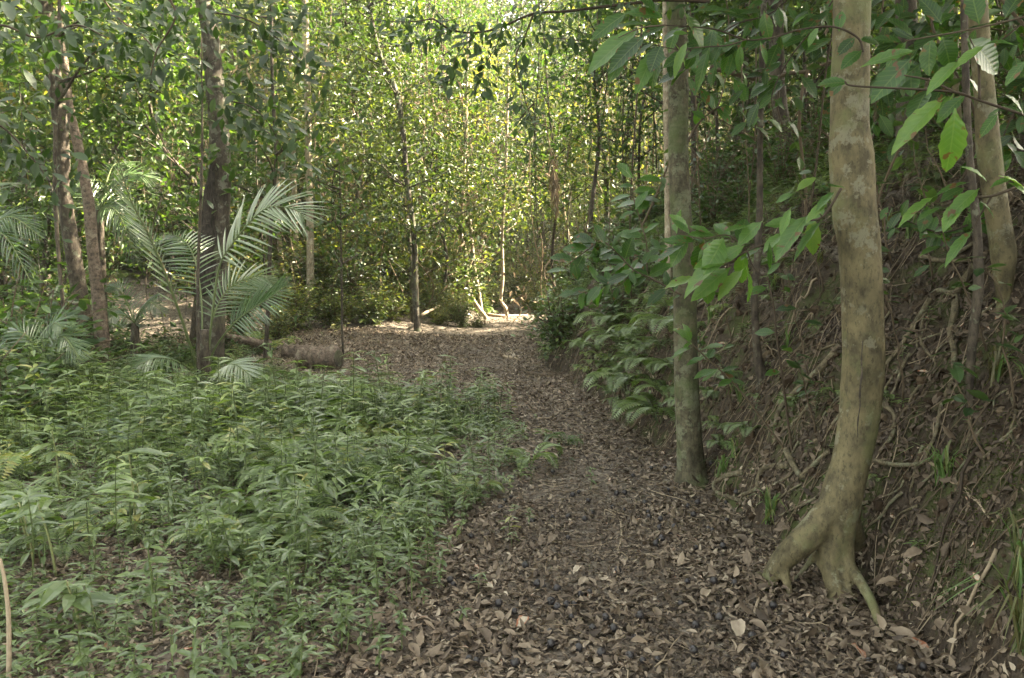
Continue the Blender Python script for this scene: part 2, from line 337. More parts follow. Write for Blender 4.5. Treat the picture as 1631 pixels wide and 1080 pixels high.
# ground material
def ground_mat():
    m, nt = new_mat('forest_ground'); L = nt.links.new
    tc = nt.nodes.new('ShaderNodeTexCoord'); O = tc.outputs['Object']
    def noise(sc, det=4, ro=.6):
        n = nt.nodes.new('ShaderNodeTexNoise'); n.inputs['Scale'].default_value = sc; n.inputs['Detail'].default_value = det; n.inputs['Roughness'].default_value = ro; L(O, n.inputs['Vector']); return n
    wob = noise(14, 2)
    va = nt.nodes.new('ShaderNodeVectorMath'); va.operation = 'MULTIPLY_ADD'; va.inputs[1].default_value = (.05, .05, .05); L(wob.outputs['Color'], va.inputs[0]); L(O, va.inputs[2])
    def vor(sc):
        v = nt.nodes.new('ShaderNodeTexVoronoi'); v.inputs['Scale'].default_value = sc; L(va.outputs[0], v.inputs['Vector']); return v
    v1 = vor(24); v2 = vor(55)
    sx = nt.nodes.new('ShaderNodeSeparateColor'); L(v1.outputs['Color'], sx.inputs[0])
    sy = nt.nodes.new('ShaderNodeSeparateColor'); L(v2.outputs['Color'], sy.inputs[0])
    lit = [(0, (.022, .017, .014)), (.35, (.06, .047, .037)), (.65, (.115, .094, .074)), (.88, (.185, .157, .125)), (1, (.25, .22, .18))]
    r1 = ramp(nt, lit); L(sx.outputs[0], r1.inputs[0]); r2 = ramp(nt, lit); L(sy.outputs[0], r2.inputs[0])
    mx = nt.nodes.new('ShaderNodeMix'); mx.data_type = 'RGBA'; mx.inputs[0].default_value = .5; L(r1.outputs[0], mx.inputs[6]); L(r2.outputs[0], mx.inputs[7])
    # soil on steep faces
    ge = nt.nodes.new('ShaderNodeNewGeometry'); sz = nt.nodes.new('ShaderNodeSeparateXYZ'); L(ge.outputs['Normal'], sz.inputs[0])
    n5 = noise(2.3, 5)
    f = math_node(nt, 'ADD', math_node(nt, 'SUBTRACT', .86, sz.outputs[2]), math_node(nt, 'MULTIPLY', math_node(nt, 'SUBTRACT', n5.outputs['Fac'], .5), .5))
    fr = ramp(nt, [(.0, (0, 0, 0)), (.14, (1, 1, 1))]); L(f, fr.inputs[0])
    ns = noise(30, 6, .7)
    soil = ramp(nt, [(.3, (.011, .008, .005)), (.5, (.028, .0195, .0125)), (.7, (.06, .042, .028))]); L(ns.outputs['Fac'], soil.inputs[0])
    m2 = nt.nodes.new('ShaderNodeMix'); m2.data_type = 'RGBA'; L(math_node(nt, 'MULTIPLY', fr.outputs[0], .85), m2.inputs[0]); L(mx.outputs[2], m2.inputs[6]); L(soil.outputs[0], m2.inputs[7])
    # moss on the steep faces
    n6 = noise(2.6, 6, .7); mr = ramp(nt, [(.49, (0, 0, 0)), (.58, (1, 1, 1))]); L(n6.outputs['Fac'], mr.inputs[0])
    mf = math_node(nt, 'MULTIPLY', mr.outputs[0], fr.outputs[0])
    m3 = nt.nodes.new('ShaderNodeMix'); m3.data_type = 'RGBA'; L(math_node(nt, 'MULTIPLY', mf, .7), m3.inputs[0]); L(m2.outputs[2], m3.inputs[6]); m3.inputs[7].default_value = (.045, .058, .016, 1)
    b = nt.nodes.new('ShaderNodeBsdfPrincipled'); L(m3.outputs[2], b.inputs['Base Color']); b.inputs['Roughness'].default_value = .9; b.inputs['Specular IOR Level'].default_value = .2
    hgt = math_node(nt, 'ADD', math_node(nt, 'MULTIPLY', sx.outputs[1], .6), math_node(nt, 'ADD', math_node(nt, 'MULTIPLY', sy.outputs[1], .4), ns.outputs['Fac']))
    bp = nt.nodes.new('ShaderNodeBump'); bp.inputs['Strength'].default_value = .7; bp.inputs['Distance'].default_value = .03; L(hgt, bp.inputs['Height']); L(bp.outputs[0], b.inputs['Normal'])
    o = nt.nodes.new('ShaderNodeOutputMaterial'); L(b.outputs[0], o.inputs[0])
    return m

# ------------------------------------------------------------------ ground sheet
ys = [-8.0]
while ys[-1] < 150: ys.append(ys[-1] + (.05 if 2 < ys[-1] < 6 else max(.06, abs(ys[-1]) * .011)))
xr = [0.0]
while xr[-1] < 110: xr.append(xr[-1] + (.05 if xr[-1] < 4 else .05 + (xr[-1] - 4) * .035))
xs = np.array([-x for x in xr[:0:-1]] + xr); ys = np.array(ys)
XX, YY = np.meshgrid(xs, ys); ZZ = H(XX, YY)
gmb = MB()
nx, ny = len(xs), len(ys)
i = (np.arange(ny - 1)[:, None] * nx + np.arange(nx - 1)[None])
gmb.add(np.stack([XX, YY, ZZ], -1).reshape(-1, 3), np.stack([i, i + 1, i + nx + 1, i + nx], -1).reshape(-1), np.full((nx - 1) * (ny - 1), 4))
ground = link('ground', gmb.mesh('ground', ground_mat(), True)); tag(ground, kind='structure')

# ------------------------------------------------------------------ where the undergrowth grows
UPOLY = np.array([(-200, 1130), (-200, 560), (300, 575), (430, 603), (540, 616), (640, 620), (720, 638), (800, 667), (838, 690), (835, 770), (770, 810), (700, 850), (640, 905), (575, 985), (510, 1090), (430, 1130)], float)
UG = np.array([G(a, b)[:2] for a, b in UPOLY])
def inside(poly, x, y):
    c = np.zeros(len(x), bool); n = len(poly)
    for k in range(n):
        x1, y1 = poly[k]; x2, y2 = poly[(k + 1) % n]
        t = ((y1 > y) != (y2 > y)) & (x < (x2 - x1) * (y - y1) / (y2 - y1 + 1e-12) + x1); c ^= t
    return c
def in_frame(x, y, m=1.12): return np.abs(x) < (y * .643 * m + .3)
def scatter(n, x0, x1, y0, y1):
    x = rng.uniform(x0, x1, n); y = rng.uniform(y0, y1, n); k = in_frame(x, y); return x[k], y[k]
def path_open(x, y):
    """1 on the bare litter path, 0 elsewhere"""
    return (~inside(UG, x, y)) & (x < foot(y)) & (x > np.interp(y, [2, 12, 15, 20, 22, 30], [-3, -3, -4.5, -2.4, -.8, -.3]))

# ------------------------------------------------------------------ leaf litter (uncountable)
def litter_points():
    out = []
    for n, y0, y1, x0, x1 in ((60000, 2.2, 5, -3, 3.4), (56000, 5, 10, -5, 4.5), (52000, 10, 18, -7, 3), (9000, 18, 30, -12, 8)):
        x, y = scatter(n, x0, x1, y0, y1); out.append((x, y))
    return np.concatenate([o[0] for o in out]), np.concatenate([o[1] for o in out])
lx, ly = litter_points()
s = bank_s(lx, ly)
keep = np.where(s > .15, rng.random(len(lx)) < .75, True) & np.where(inside(UG, lx, ly), rng.random(len(lx)) < .6, True)
lx, ly = lx[keep], ly[keep]; lz = H(lx, ly); k = len(lx)
e = .04
nrm = np.stack([-(H(lx + e, ly) - lz) / e, -(H(lx, ly + e) - lz) / e, np.ones(k)], -1)
nrm /= np.linalg.norm(nrm, axis=1)[:, None]
lmb = MB()
size = rng.gamma(4, .0062, k) * (1 + .06 * np.maximum(0, ly - 5)) + .012
size = np.clip(size, .015, .16)
tilt = nrm + rng.normal(0, .38, (k, 3))
d = np.cross(tilt, rdir(k, -1, 1))
Mx = frames(d, tilt) * size[:, None, None]
tint = np.clip(rng.beta(2.2, 2.6, k) + .0, 0, .93); tint[rng.random(k) < .012] = 1.0
tint = np.clip(tint + .18 * (fbm(lx * 1.3, ly * 1.3, 77) - .47) * 2, 0, 1)
s2 = bank_s(lx, ly); tint = np.where((s2 > .1) & (tint < .99), tint * np.interp(lx, [1, 2.0], [.75, .42]), tint)  # bank litter darkened, more to the right: shade put into the tint
worn = np.exp(-((lx - np.interp(ly, [2, 4, 6, 9, 14], [.35, .45, .55, .35, -.6])) / .35) ** 2) * (fbm(lx * 1.1, ly * .7, 88) > .42)
Mx = Mx * (1 - .35 * worn)[:, None, None]; tint = np.where(tint < .99, tint * (1 - .22 * worn), tint)
pos = np.stack([lx, ly, lz + .006 + rng.uniform(0, .018, k)], -1)
for rx, ry, sx, sy, nn_, ht in ((1222, 938, .14, .12, 420, .09), (1335, 968, .13, .12, 360, .08), (1402, 1025, .12, .12, 320, .07), (1290, 930, .16, .1, 260, .04), (1100, 778, .18, .14, 220, .05)):
    g_ = G(rx, ry); qx = g_[0] + rng.normal(0, sx, nn_); qy = g_[1] + rng.normal(0, sy, nn_); w_ = np.exp(-((qx - g_[0]) / sx) ** 2 / 2 - ((qy - g_[1]) / sy) ** 2 / 2)
    pos = np.vstack([pos, np.stack([qx, qy, H(qx, qy) + .006 + ht * w_ * rng.random(nn_)], -1)]); tl_ = upn(nn_, .45); Mx = np.concatenate([Mx, frames(np.cross(tl_, rdir(nn_, -1, 1)), tl_) * np.clip(rng.gamma(5, .0075, nn_), .015, .09)[:, None, None]]); tint = np.concatenate([tint, rng.beta(2.2, 2.6, nn_) * .9])
k = len(pos)
which = rng.integers(0, 3, k)
for w in range(3):
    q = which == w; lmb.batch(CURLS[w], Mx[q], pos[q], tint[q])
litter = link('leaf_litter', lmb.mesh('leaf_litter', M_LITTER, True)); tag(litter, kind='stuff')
# fine twigs through the litter
tmb = MB()
tx, ty = scatter(7000, -6, 5, 2.3, 14)
for a, b in zip(tx[:3600], ty[:3600]):
    L_ = rng.uniform(.05, .3) * (1 + .5 * (rng.random() < .08)); an = rng.uniform(0, 6.3); t = np.linspace(-.5, .5, 4)
    bend = rng.uniform(-.25, .25)
    X = a + L_ * (t * math.cos(an) - bend * t * t * math.sin(an)); Y = b + L_ * (t * math.sin(an) + bend * t * t * math.cos(an))
    Z = H(X, Y) + rng.uniform(.006, .03) + rng.normal(0, .008, 4)
    r_ = rng.uniform(.0012, .004); tube(tmb, np.stack([X, Y, Z], -1), np.linspace(r_, r_ * .6, 4), 4, rng.uniform(.1, 1))
# dry rootlets and stalks hanging down the bank
for _ in range(1700):
    b = rng.uniform(2.3, 12); a = foot(b) + rng.uniform(.05, 2.2)
    if not in_frame(np.array([a]), np.array([b]))[0]: continue
    L_ = rng.gamma(2.2, .085); t = np.linspace(0, 1, 5)
    dx = -rng.uniform(.3, 1); dy = rng.normal(0, .6); nn = math.hypot(dx, dy); dx /= nn; dy /= nn
    X = a + L_ * t * dx + rng.normal(0, .012, 5); Y = b + L_ * t * dy + rng.normal(0, .02, 5); Z = H(X, Y) + .012 + rng.uniform(0, .06) * np.sin(t * math.pi)
    r_ = rng.uniform(.0012, .0045); tube(tmb, np.stack([X, Y, Z], -1), np.linspace(r_, r_ * .5, 5), 4, rng.beta(1.6, 2.4))
twl = link('twig_litter', tmb.mesh('twig_litter', M_TWIG, True)); tag(twl, kind='stuff')
tmb2 = MB()
# fine rootlets and dead vines dangling clear of the bank
for _ in range(900):
    b = rng.uniform(2.6, 11); a = foot(b) + rng.uniform(.1, 2.6)
    if not in_frame(np.array([a]), np.array([b]))[0]: continue
    n = 9; t = np.linspace(0, 1, n); L_ = rng.gamma(3, .11); hz = rng.normal(0, .5)
    X = a - L_ * .75 * t + rng.normal(0, .012, n).cumsum(); Y = b + L_ * hz * t + rng.normal(0, .018, n).cumsum(); Z = H(X, Y) + .008 + rng.uniform(.01, .12) * np.sin(t * math.pi) ** .7
    tube(tmb2, np.stack([X, Y, Z], -1), np.linspace(1, .4, n) * rng.gamma(2, .0014), 4, rng.beta(1.4, 2.0))
tag(link('hanging_rootlets', tmb2.mesh('hanging_rootlets', M_TWIG, True)), kind='stuff')
# clods and stones crumbling out of the bank
kmb = MB(); th = np.linspace(0, math.pi, 5)[1:-1]; V = [(0, 0, 1.0)] + [(math.sin(a) * math.cos(b), math.sin(a) * math.sin(b), math.cos(a)) for a in th for b in np.arange(6) * math.pi / 3] + [(0, 0, -1.0)]
L_ = []; N_ = []
for b in range(6):
    L_ += [0, 1 + b, 1 + (b + 1) % 6]; N_.append(3)
    for a in range(2): L_ += [1 + a * 6 + b, 7 + a * 6 + b, 7 + a * 6 + (b + 1) % 6, 1 + a * 6 + (b + 1) % 6]; N_.append(4)
    L_ += [19, 13 + (b + 1) % 6, 13 + b]; N_.append(3)
V = np.array(V)
for v_ in range(6):
    T = (V * (1 + rng.normal(0, .22, (20, 1))) * np.array([1, rng.uniform(.6, 1), rng.uniform(.5, .9)]), np.array(L_), np.array(N_), np.zeros(20))
    kb = rng.uniform(2.3, 11, 480); ka = foot(kb) + rng.gamma(1.6, .35, 480) - .05; kq = in_frame(ka, kb); ka, kb = ka[kq], kb[kq]; kk = len(ka)
    kmb.batch(T, frames(rdir(kk, -1, 1), rdir(kk, -1, 1)) * np.clip(rng.gamma(2, .007, kk), .004, .05)[:, None, None], np.stack([ka, kb, H(ka, kb) + .004], -1), rng.beta(1.5, 3, kk))
tag(link('soil_clods', kmb.mesh('soil_clods', M_SOIL)), kind='stuff')
# moss tufts on the bank face
mmb = MB()
for cx, cy, rad, n in [(1590, 720, .22, 900), (1570, 850, .2, 800), (1470, 900, .22, 700), (1610, 780, .2, 700), (1440, 720, .14, 300), (1500, 830, .18, 400), (1450, 960, .14, 350), (1250, 580, .2, 300), (1560, 610, .2, 200)]:
    c = G(cx, cy); q = rng.normal(0, rad * .55, (n, 2)); X = c[0] + q[:, 0] * .7; Y = c[1] + q[:, 1]
    Z = H(X, Y); mm = fbm(X * 9, Y * 9, 3) > .4; X, Y, Z = X[mm], Y[mm], Z[mm]; kk = len(X)
    mmb.batch(LEAF4, frames(rdir(kk, -.3, .9), upn(kk, .6)) * rng.uniform(.006, .018, kk)[:, None, None], np.stack([X, Y, Z + rng.uniform(0, .012, kk)], -1), rng.uniform(.1, .9, kk))
mo = link('moss', mmb.mesh('moss', M_MOSS)); tag(mo, kind='stuff')

# ------------------------------------------------------------------ trees with traced trunks
def px_track(track, d0, lean=0.0):
    """track: (px, py, width px) bottom to top; depth d0 at the base, changing by lean per metre of height"""
    out = []; rad = []
    z0 = None
    for px, py, w in track:
        p = P(px, py, d0)
        if z0 is None: z0 = p[2]
        d = d0 + lean * (p[2] - z0); p = P(px, py, d)
        out.append(p); dz_ = (p - CAM) @ np.array([0, math.cos(PITCH), -math.sin(PITCH)]); rad.append(w / 2 * dz_ / FPX * dz_ / math.hypot(dz_, p[0]))
    return np.array(out), np.array(rad)
def extend_up(pts, rad, top, r_top):
    d = pts[-1] - pts[-2]; d = d / np.linalg.norm(d); d = d * .75 + np.array([0, 0, .25]); d /= d[2]
    n = 4; ext = [pts[-1] + d * (top - pts[-1][2]) * t for t in np.linspace(1 / n, 1, n)]
    return np.vstack([pts, ext]), np.concatenate([rad, np.linspace(rad[-1], r_top, n + 1)[1:]])
def crown_into(mb_leaf, mb_wood, axis_pts, z0, z1, spread, nclus, nleaf, lsize, tmpl=LEAF4, clus=.55, tint=(.25, .75), wood_r=.02, flat=.6):
    """limbs leaving the trunk axis, each ending in a loose cloud of leaves"""
    ax = np.asarray(axis_pts)
    for _ in range(nclus):
        z = rng.uniform(z0, z1); a = rng.uniform(0, 2 * math.pi); f = (z - z0) / (z1 - z0 + 1e-6)
        r_ = spread * math.sqrt(rng.uniform(.08, 1)) * (1 - .55 * f ** 2)
        i_ = np.argmin(np.abs(ax[:, 2] - (z - .45 * r_))); o = ax[i_]
        c = np.array([o[0] + r_ * math.cos(a), o[1] + r_ * math.sin(a), z])
        mid = (o + c) / 2 + rng.normal(0, .12, 3) * r_ * .5
        pl = spline([o, mid, c], 6)
        tube(mb_wood, pl, np.linspace(wood_r, wood_r * .25, 6), 5, rng.uniform(.2, .6))
        n = int(nleaf * rng.uniform(.5, 1.4)); cl = clus * rng.uniform(.6, 1.4)
        t = rng.uniform(.35, 1.08, n); base = pl[np.clip((t * 5).astype(int), 0, 5)]
        q = base + rng.normal(0, 1, (n, 3)) * np.array([cl, cl, cl * flat])
        base_t = rng.uniform(*tint)
        mb_leaf.batch(tmpl, frames(rdir(n, -.9, .25), upn(n, .55)) * (lsize * rng.uniform(.4, 1.6, n))[:, None, None], q, np.clip(base_t + rng.normal(0, .14, n), 0, 1))
def build_tree(name, label, pts, rad, bark, cat='tree', crown=None, leaf=M_CANOPY, sides=10, n=40, rough=.12, group=None, extra=None, sink=.12):
    base = pts[0].copy(); root = empty(name, base, label, cat, group)
    p = spline(np.vstack([pts[0] - np.array([0, 0, sink]), pts]), n); r_ = np.interp(np.linspace(0, 1, n), np.linspace(0, 1, len(rad) + 1), np.concatenate([[rad[0] * 1.25], rad]))
    tb = MB(); tube(tb, p, r_, sides, .5, rough)
    if extra: extra(tb)
    if crown:
        lb = MB(); crown_into(lb, tb, p, **crown)
        part('crown', lb, leaf, root)
    part('trunk', tb, bark, root, True)
    return root

# --- tree A: tan trunk on splayed roots
dA = 3.62
A = [(1327, 905, 60), (1330, 880, 56), (1333, 840, 62), (1341, 790, 69), (1354, 740, 63), (1366, 680, 67), (1374, 600, 71), (1375, 530, 70), (1369, 400, 70), (1360, 330, 74), (1356, 250, 75), (1353, 200, 66), (1355, 100, 63), (1357, 0, 63), (1359, -80, 60)]
pA, rA = px_track(A, dA, .03)
pA, rA = extend_up(pA, rA, 9.5, .03)
baseA = G(1318, 960); rootA = empty('splay_rooted_tree', baseA, 'tan tree trunk standing on splayed stilt roots at the foot of the bank', 'tree')
tA = MB(); tube(tA, spline(pA, 120), np.interp(np.linspace(0, 1, 120), np.linspace(0, 1, len(rA)), rA), 18, .5, .05)
def root_limb(mb, track, ds, ws, n=26, sides=12, rough=.12):
    p = np.array([P(a, b, d_) for (a, b), d_ in zip(track, ds)]); p = spline(p, n)
    w = np.interp(np.linspace(0, 1, n), np.linspace(0, 1, len(ws)), ws); tube(mb, p, w, sides, .5, rough)
g1 = G(1219, 938); g2 = G(1333, 966); g3 = G(1405, 1034)
rA1 = MB(); root_limb(tA, [(1346, 770), (1312, 826), (1276, 864), (1250, 888), (1233, 908), (1221, 936), (1212, 958), (1200, 982), (1190, 1004)], [3.62, 3.62, 3.62, 3.63, 3.64, g1[1], g1[1] - .03, g1[1] - .1, g1[1] - .18], [.06, .07, .066, .056, .045, .036, .028, .02, .012])
root_limb(tA, [(1322, 840), (1322, 890), (1330, 930), (1337, 962), (1343, 985), (1352, 1012)], [3.62, 3.6, 3.55, g2[1], g2[1] - .03, g2[1] - .12], [.06, .054, .046, .04, .03, .014])
root_limb(tA, [(1332, 930), (1322, 955), (1306, 978), (1290, 1000)], [3.55, 3.5, 3.4, 3.28], [.03, .022, .016, .008], 14, 8)
root_limb(tA, [(1262, 878), (1238, 900), (1218, 912), (1196, 918), (1180, 926)], [3.63, 3.66, 3.72, 3.78, 3.8], [.03, .024, .018, .014, .008], 16, 8)
root_limb(tA, [(1250, 890), (1250, 915), (1256, 938), (1262, 960)], [3.63, 3.6, 3.56, 3.52], [.035, .025, .018, .01], 14, 8)
root_limb(tA, [(1345, 860), (1352, 900), (1372, 930), (1392, 968), (1402, 1005), (1406, 1040), (1408, 1056)], [3.6, 3.56, 3.45, 3.3, 3.15, g3[1], g3[1] - .03], [.045, .032, .025, .022, .019, .016, .008])
root_limb(tA, [(1345, 900), (1352, 938), (1366, 956), (1385, 962)], [3.6, 3.5, 3.45, 3.42], [.02, .014, .012, .008], 14, 8)
root_limb(tA, [(1300, 880), (1282, 905), (1262, 926)], [3.66, 3.7, 3.7], [.018, .014, .01], 12, 8)
root_limb(tA, [(1350, 830), (1375, 880), (1400, 910)], [3.68, 3.78, 3.85], [.06, .04, .03], 12, 8)
oA = part('trunk', tA, M_TAN, rootA, True)
rm = oA.modifiers.new('weld', 'REMESH'); rm.mode = 'VOXEL'; rm.voxel_size = .011; rm.use_smooth_shade = True
sm = oA.modifiers.new('soft', 'SMOOTH'); sm.iterations = 5; sm.factor = .5
ck = MB(); c_ = spline([P(a, b, 3.62 + .03 * z_) for a, b, z_ in ((1362, 540, 0), (1358, 570, 0), (1361, 590, 0), (1355, 620, 0), (1357, 640, 0), (1350, 665, 0), (1351, 690, 0))], 40)
c_[:, 1] -= .0915; c_[:, 0] = c_[:, 0].mean() * .6 + c_[:, 0] * .4; tube(ck, c_, .0015 + .0045 * rng.random(40) * np.sin(np.linspace(.1, 3, 40)), 5, .1); part('bark_crack', ck, M_SCAR, rootA)
lA = MB(); wA = MB(); crown_into(lA, wA, pA, 4.6, 9.2, 2.8, 40, 130, .17, LEAF4, .45, (.3, .7), .03)
part('limb', wA, M_TAN, rootA, True); part('crown', lA, M_CANOPY, rootA)

# --- tree B
gB = G(1101, 772)
Bt = [(1103, 775, 74), (1102, 766, 60), (1101, 745, 46), (1098, 700, 41), (1093, 600, 39), (1090, 450, 36), (1085, 350, 34), (1081, 250, 33), (1080, 100, 32), (1076, 0, 30), (1074, -60, 29)]
pB, rB = px_track(Bt, gB[1]); pB, rB = extend_up(pB, rB, 9, .025)
build_tree('slim_mossy_tree', 'straight slim mossy trunk rising beside the path, between palm side and splay-rooted tree', pB, rB, M_MOSSY, crown=dict(z0=5.0, z1=9, spread=2.0, nclus=20, nleaf=110, lsize=.14, clus=.4), sides=14, n=70, rough=.07)
# pale twin stem behind B
gB2 = P(1064, 430, 8.5); p_, r_ = px_track([(1066, 470, 12), (1064, 350, 11), (1062, 200, 11), (1060, 60, 10), (1060, -60, 10)], 8.5); p_[0][2] = h1(p_[0][0], p_[0][1]); p_, r_ = extend_up(p_, r_, 9, .02)
build_tree('pale_sapling_tree', 'thin pale stem close behind the slim mossy trunk', p_, r_, M_PALE, crown=dict(z0=5.4, z1=9, spread=1.6, nclus=12, nleaf=100, lsize=.12), sides=8)
# --- tree C on the bank
gC = G(1597, 480)
Ct = [(1598, 482, 22), (1599, 450, 32), (1599, 430, 38), (1598, 400, 45), (1590, 350, 42), (1580, 280, 41), (1574, 230, 42), (1569, 160, 37), (1562, 80, 35), (1556, 0, 34), (1552, -70, 33)]
pC, rC = px_track(Ct, gC[1]); pC, rC = extend_up(pC, rC, 9, .03)
build_tree('bank_top_tree', 'tan trunk tapering to a wedge foot high on the earth bank', pC, rC, M_TAN, crown=dict(z0=5.0, z1=9.5, spread=2.9, nclus=40, nleaf=130, lsize=.17), sides=14, n=60, rough=.06, sink=.05)
# saplings on the bank
def simple_tree(name, label, track, bark, d=None, top=9, rtop=.012, crown=None, group=None, **kw):
    if d is None: d = G(track[0][0], track[0][1])[1]
    p, r = px_track(track, d); p[0][2] = min(p[0][2], h1(p[0][0], p[0][1]) + .02)
    p, r = extend_up(p, r, top, rtop)
    return build_tree(name, label, p, r, bark, crown=crown, group=group, **kw)
simple_tree('bank_sapling', 'dark thin sapling on the bank between the splay-rooted trunk and the slim mossy trunk', [(1214, 602, 20), (1206, 560, 13), (1202, 477, 12), (1207, 400, 11), (1210, 333, 11), (1211, 200, 10), (1216, 33, 10), (1217, -50, 10)], M_DARK, top=8, crown=dict(z0=4.6, z1=8, spread=1.6, nclus=12, nleaf=90, lsize=.12), sides=9)
simple_tree('leaning_sapling', 'dark crooked sapling just in front of the wedge-footed trunk on the bank', [(1545, 645, 12), (1545, 600, 15), (1550, 530, 17), (1558, 460, 18), (1556, 367, 16), (1549, 300, 14), (1543, 233, 13), (1538, 120, 13), (1535, 0, 12), (1534, -60, 12)], M_DARK, top=8, crown=dict(z0=4.6, z1=8, spread=1.6, nclus=10, nleaf=90, lsize=.14), sides=9)
simple_tree('dark_forest_tree', 'dark brown trunk leaning slightly behind the thin bank sapling', [(1262, 345, 32), (1258, 300, 31), (1251, 233, 27), (1241, 167, 25), (1237, 80, 24), (1235, 17, 24), (1234, -60, 23)], M_DARK, d=11.0, top=11, crown=dict(z0=6, z1=11, spread=2.6, nclus=22, nleaf=110, lsize=.16))
simple_tree('broad_dark_tree', 'broad dark shadowed trunk on the bank top behind the splay-rooted tree', [(1472, 320, 82), (1471, 277, 74), (1462, 230, 68), (1455, 200, 58), (1448, 100, 40), (1443, 0, 34), (1441, -60, 32)], M_DARK, d=7.6, top=11, rtop=.06, crown=dict(z0=5.5, z1=11, spread=3, nclus=26, nleaf=120, lsize=.17))
simple_tree('pale_bank_sapling', 'short pale stem between the broad dark trunk and the wedge-footed trunk', [(1536, 305, 13), (1537, 260, 13), (1527, 200, 14), (1522, 120, 13), (1520, 0, 12), (1519, -60, 12)], M_TAN, d=6.6, top=8, crown=None)
for tr, dd in (([(1145, 335, 7), (1143, 250, 6), (1140, 120, 6), (1138, -40, 5)], 14.0), ([(1104, 345, 10), (1105, 260, 9), (1103, 120, 8), (1100, -40, 8)], 13.0), ([(1190, 340, 6), (1192, 200, 6), (1188, -40, 5)], 13.5), ([(1290, 330, 7), (1283, 200, 6), (1280, -40, 6)], 12.0), ([(1318, 320, 8), (1322, 200, 8), (1318, -40, 8)], 14.0), ([(1415, 300, 9), (1410, 150, 9), (1408, -40, 8)], 12.5)):
    simple_tree('slender_stem_tree', 'slender dark stem in the thicket on the bank top behind the mossy trunk', tr, M_DARK, d=dd, top=9, group='slender stems on the bank top', crown=dict(z0=4.5, z1=9, spread=1.5, nclus=12, nleaf=90, lsize=.13), sides=7, n=20)

# --- left trees
def scarred(track, d):
    p, r = px_track(track, d); return p, r
Lt = [(333, 570, 50), (337, 500, 44), (341, 440, 42), (346, 340, 41), (349, 300, 39), (350, 230, 34), (346, 170, 32), (340, 110, 30), (334, 50, 28), (324, 0, 27), (310, -60, 26)]
gL = G(333, 572); pL, rL = px_track(Lt, 12.4); pL[0][2] = h1(pL[0][0], pL[0][1]); pL2, rL2 = extend_up(pL, rL, 11.5, .07)
rootL = build_tree('lichen_tree', 'lichen-mottled grey trunk with a dark charred scar behind the young palm', pL2, rL2, M_GREY, crown=dict(z0=6.8, z1=11.5, spread=3.2, nclus=30, nleaf=120, lsize=.16), sides=16, n=60, rough=.14)
sc = MB(); ps, rs = px_track([(337, 470, 30), (338, 420, 30), (341, 370, 28), (344, 320, 20), (349, 275, 8), (350, 255, 2)], 12.4)
off = np.array([-.03, 0, 0]); n_ = 16
pp = spline(ps + off, n_); rr_ = np.interp(np.linspace(0, 1, n_), np.linspace(0, 1, 6), rs)
a = np.linspace(-1, 1, 7); V = []
for k_ in range(n_):
    for t_ in a:
        jag = 1 + .25 * math.sin(k_ * 2.3 + t_ * 2)
        xx = t_ * rr_[k_] * jag; V.append(pp[k_] + np.array([xx, -math.sqrt(max(.215 ** 2 - (xx - .03) ** 2, .0)) - .006 + .012 * math.sin(k_ * 1.7 + t_ * 9), 0]))
i_ = (np.arange(n_ - 1)[:, None] * 7 + np.arange(6)[None]); sc.add(np.array(V), np.stack([i_, i_ + 1, i_ + 8, i_ + 7], -1).reshape(-1), np.full((n_ - 1) * 6, 4))
so = part('scar', sc, M_SCAR, rootL, True); sd = so.modifiers.new('thick', 'SOLIDIFY'); sd.thickness = .03; sd.offset = 0
# climber leaves on that trunk
cl = MB(); ids = rng.integers(0, len(pL) - 1, 420); t_ = rng.random(420)[:, None]; q = pL[ids] * (1 - t_) + pL[ids + 1] * t_
q = q[(q[:, 2] > 2.4) & (q[:, 2] < 4.8)]; kk = len(q); aa = rng.uniform(0, 6.3, kk); rr2 = rng.uniform(.15, .45, kk)
q = q + np.stack([np.cos(aa) * rr2, np.sin(aa) * rr2, rng.normal(0, .1, kk)], -1)
cr = empty('climber', pL[5], 'small-leaved climber clinging round the lichen-mottled trunk', 'plant')
part('leaves', (lambda m: (m.batch(LEAF_MID, frames(rdir(kk, -.7, .1), upn(kk, .5)) * rng.uniform(.1, .2, kk)[:, None, None], q, rng.uniform(.3, .9, kk)), m)[1])(cl), M_SHRUB, cr)
simple_tree('brown_left_tree', 'smooth brown trunk bending at mid height among the far left palms', [(164, 560, 28), (161, 520, 25), (155, 460, 22), (148, 400, 20), (142, 330, 19), (136, 290, 18), (126, 240, 17), (117, 200, 17), (110, 160, 13), (101, 67, 12), (96, -40, 12)], M_LOG, d=11.5, top=10, rtop=.04, crown=dict(z0=6, z1=10, spread=2.2, nclus=18, nleaf=100, lsize=.15))
simple_tree('dark_left_tree', 'dark thick trunk left of the smooth brown bending trunk', [(138, 560, 32), (132, 500, 30), (122, 440, 28), (108, 350, 26), (102, 290, 25), (97, 207, 25), (85, 117, 26), (75, 33, 27), (66, -40, 27)], M_DARK, d=12.5, top=10, rtop=.05, crown=dict(z0=5.6, z1=10, spread=2.6, nclus=22, nleaf=100, lsize=.15))
simple_tree('dark_left_sapling', 'thin black stem in front of the two far left trunks', [(98, 575, 8), (104, 533, 8), (96, 441, 7), (90, 360, 7), (87, 300, 7), (89, 187, 7), (93, 67, 6), (95, -40, 6)], M_DARK, d=9.5, top=8, crown=dict(z0=3.3, z1=7.5, spread=1.3, nclus=12, nleaf=80, lsize=.16, tmpl=LEAF_MID, tint=(.1, .4)), sides=8)
simple_tree('palm_side_sapling', 'thin black upright stem beside the young palm', [(316, 600, 6), (315, 460, 5), (320, 311, 5), (322, 250, 4), (322, 180, 3)], M_DARK, d=9.6, top=4.2, rtop=.006, crown=None, sides=7)
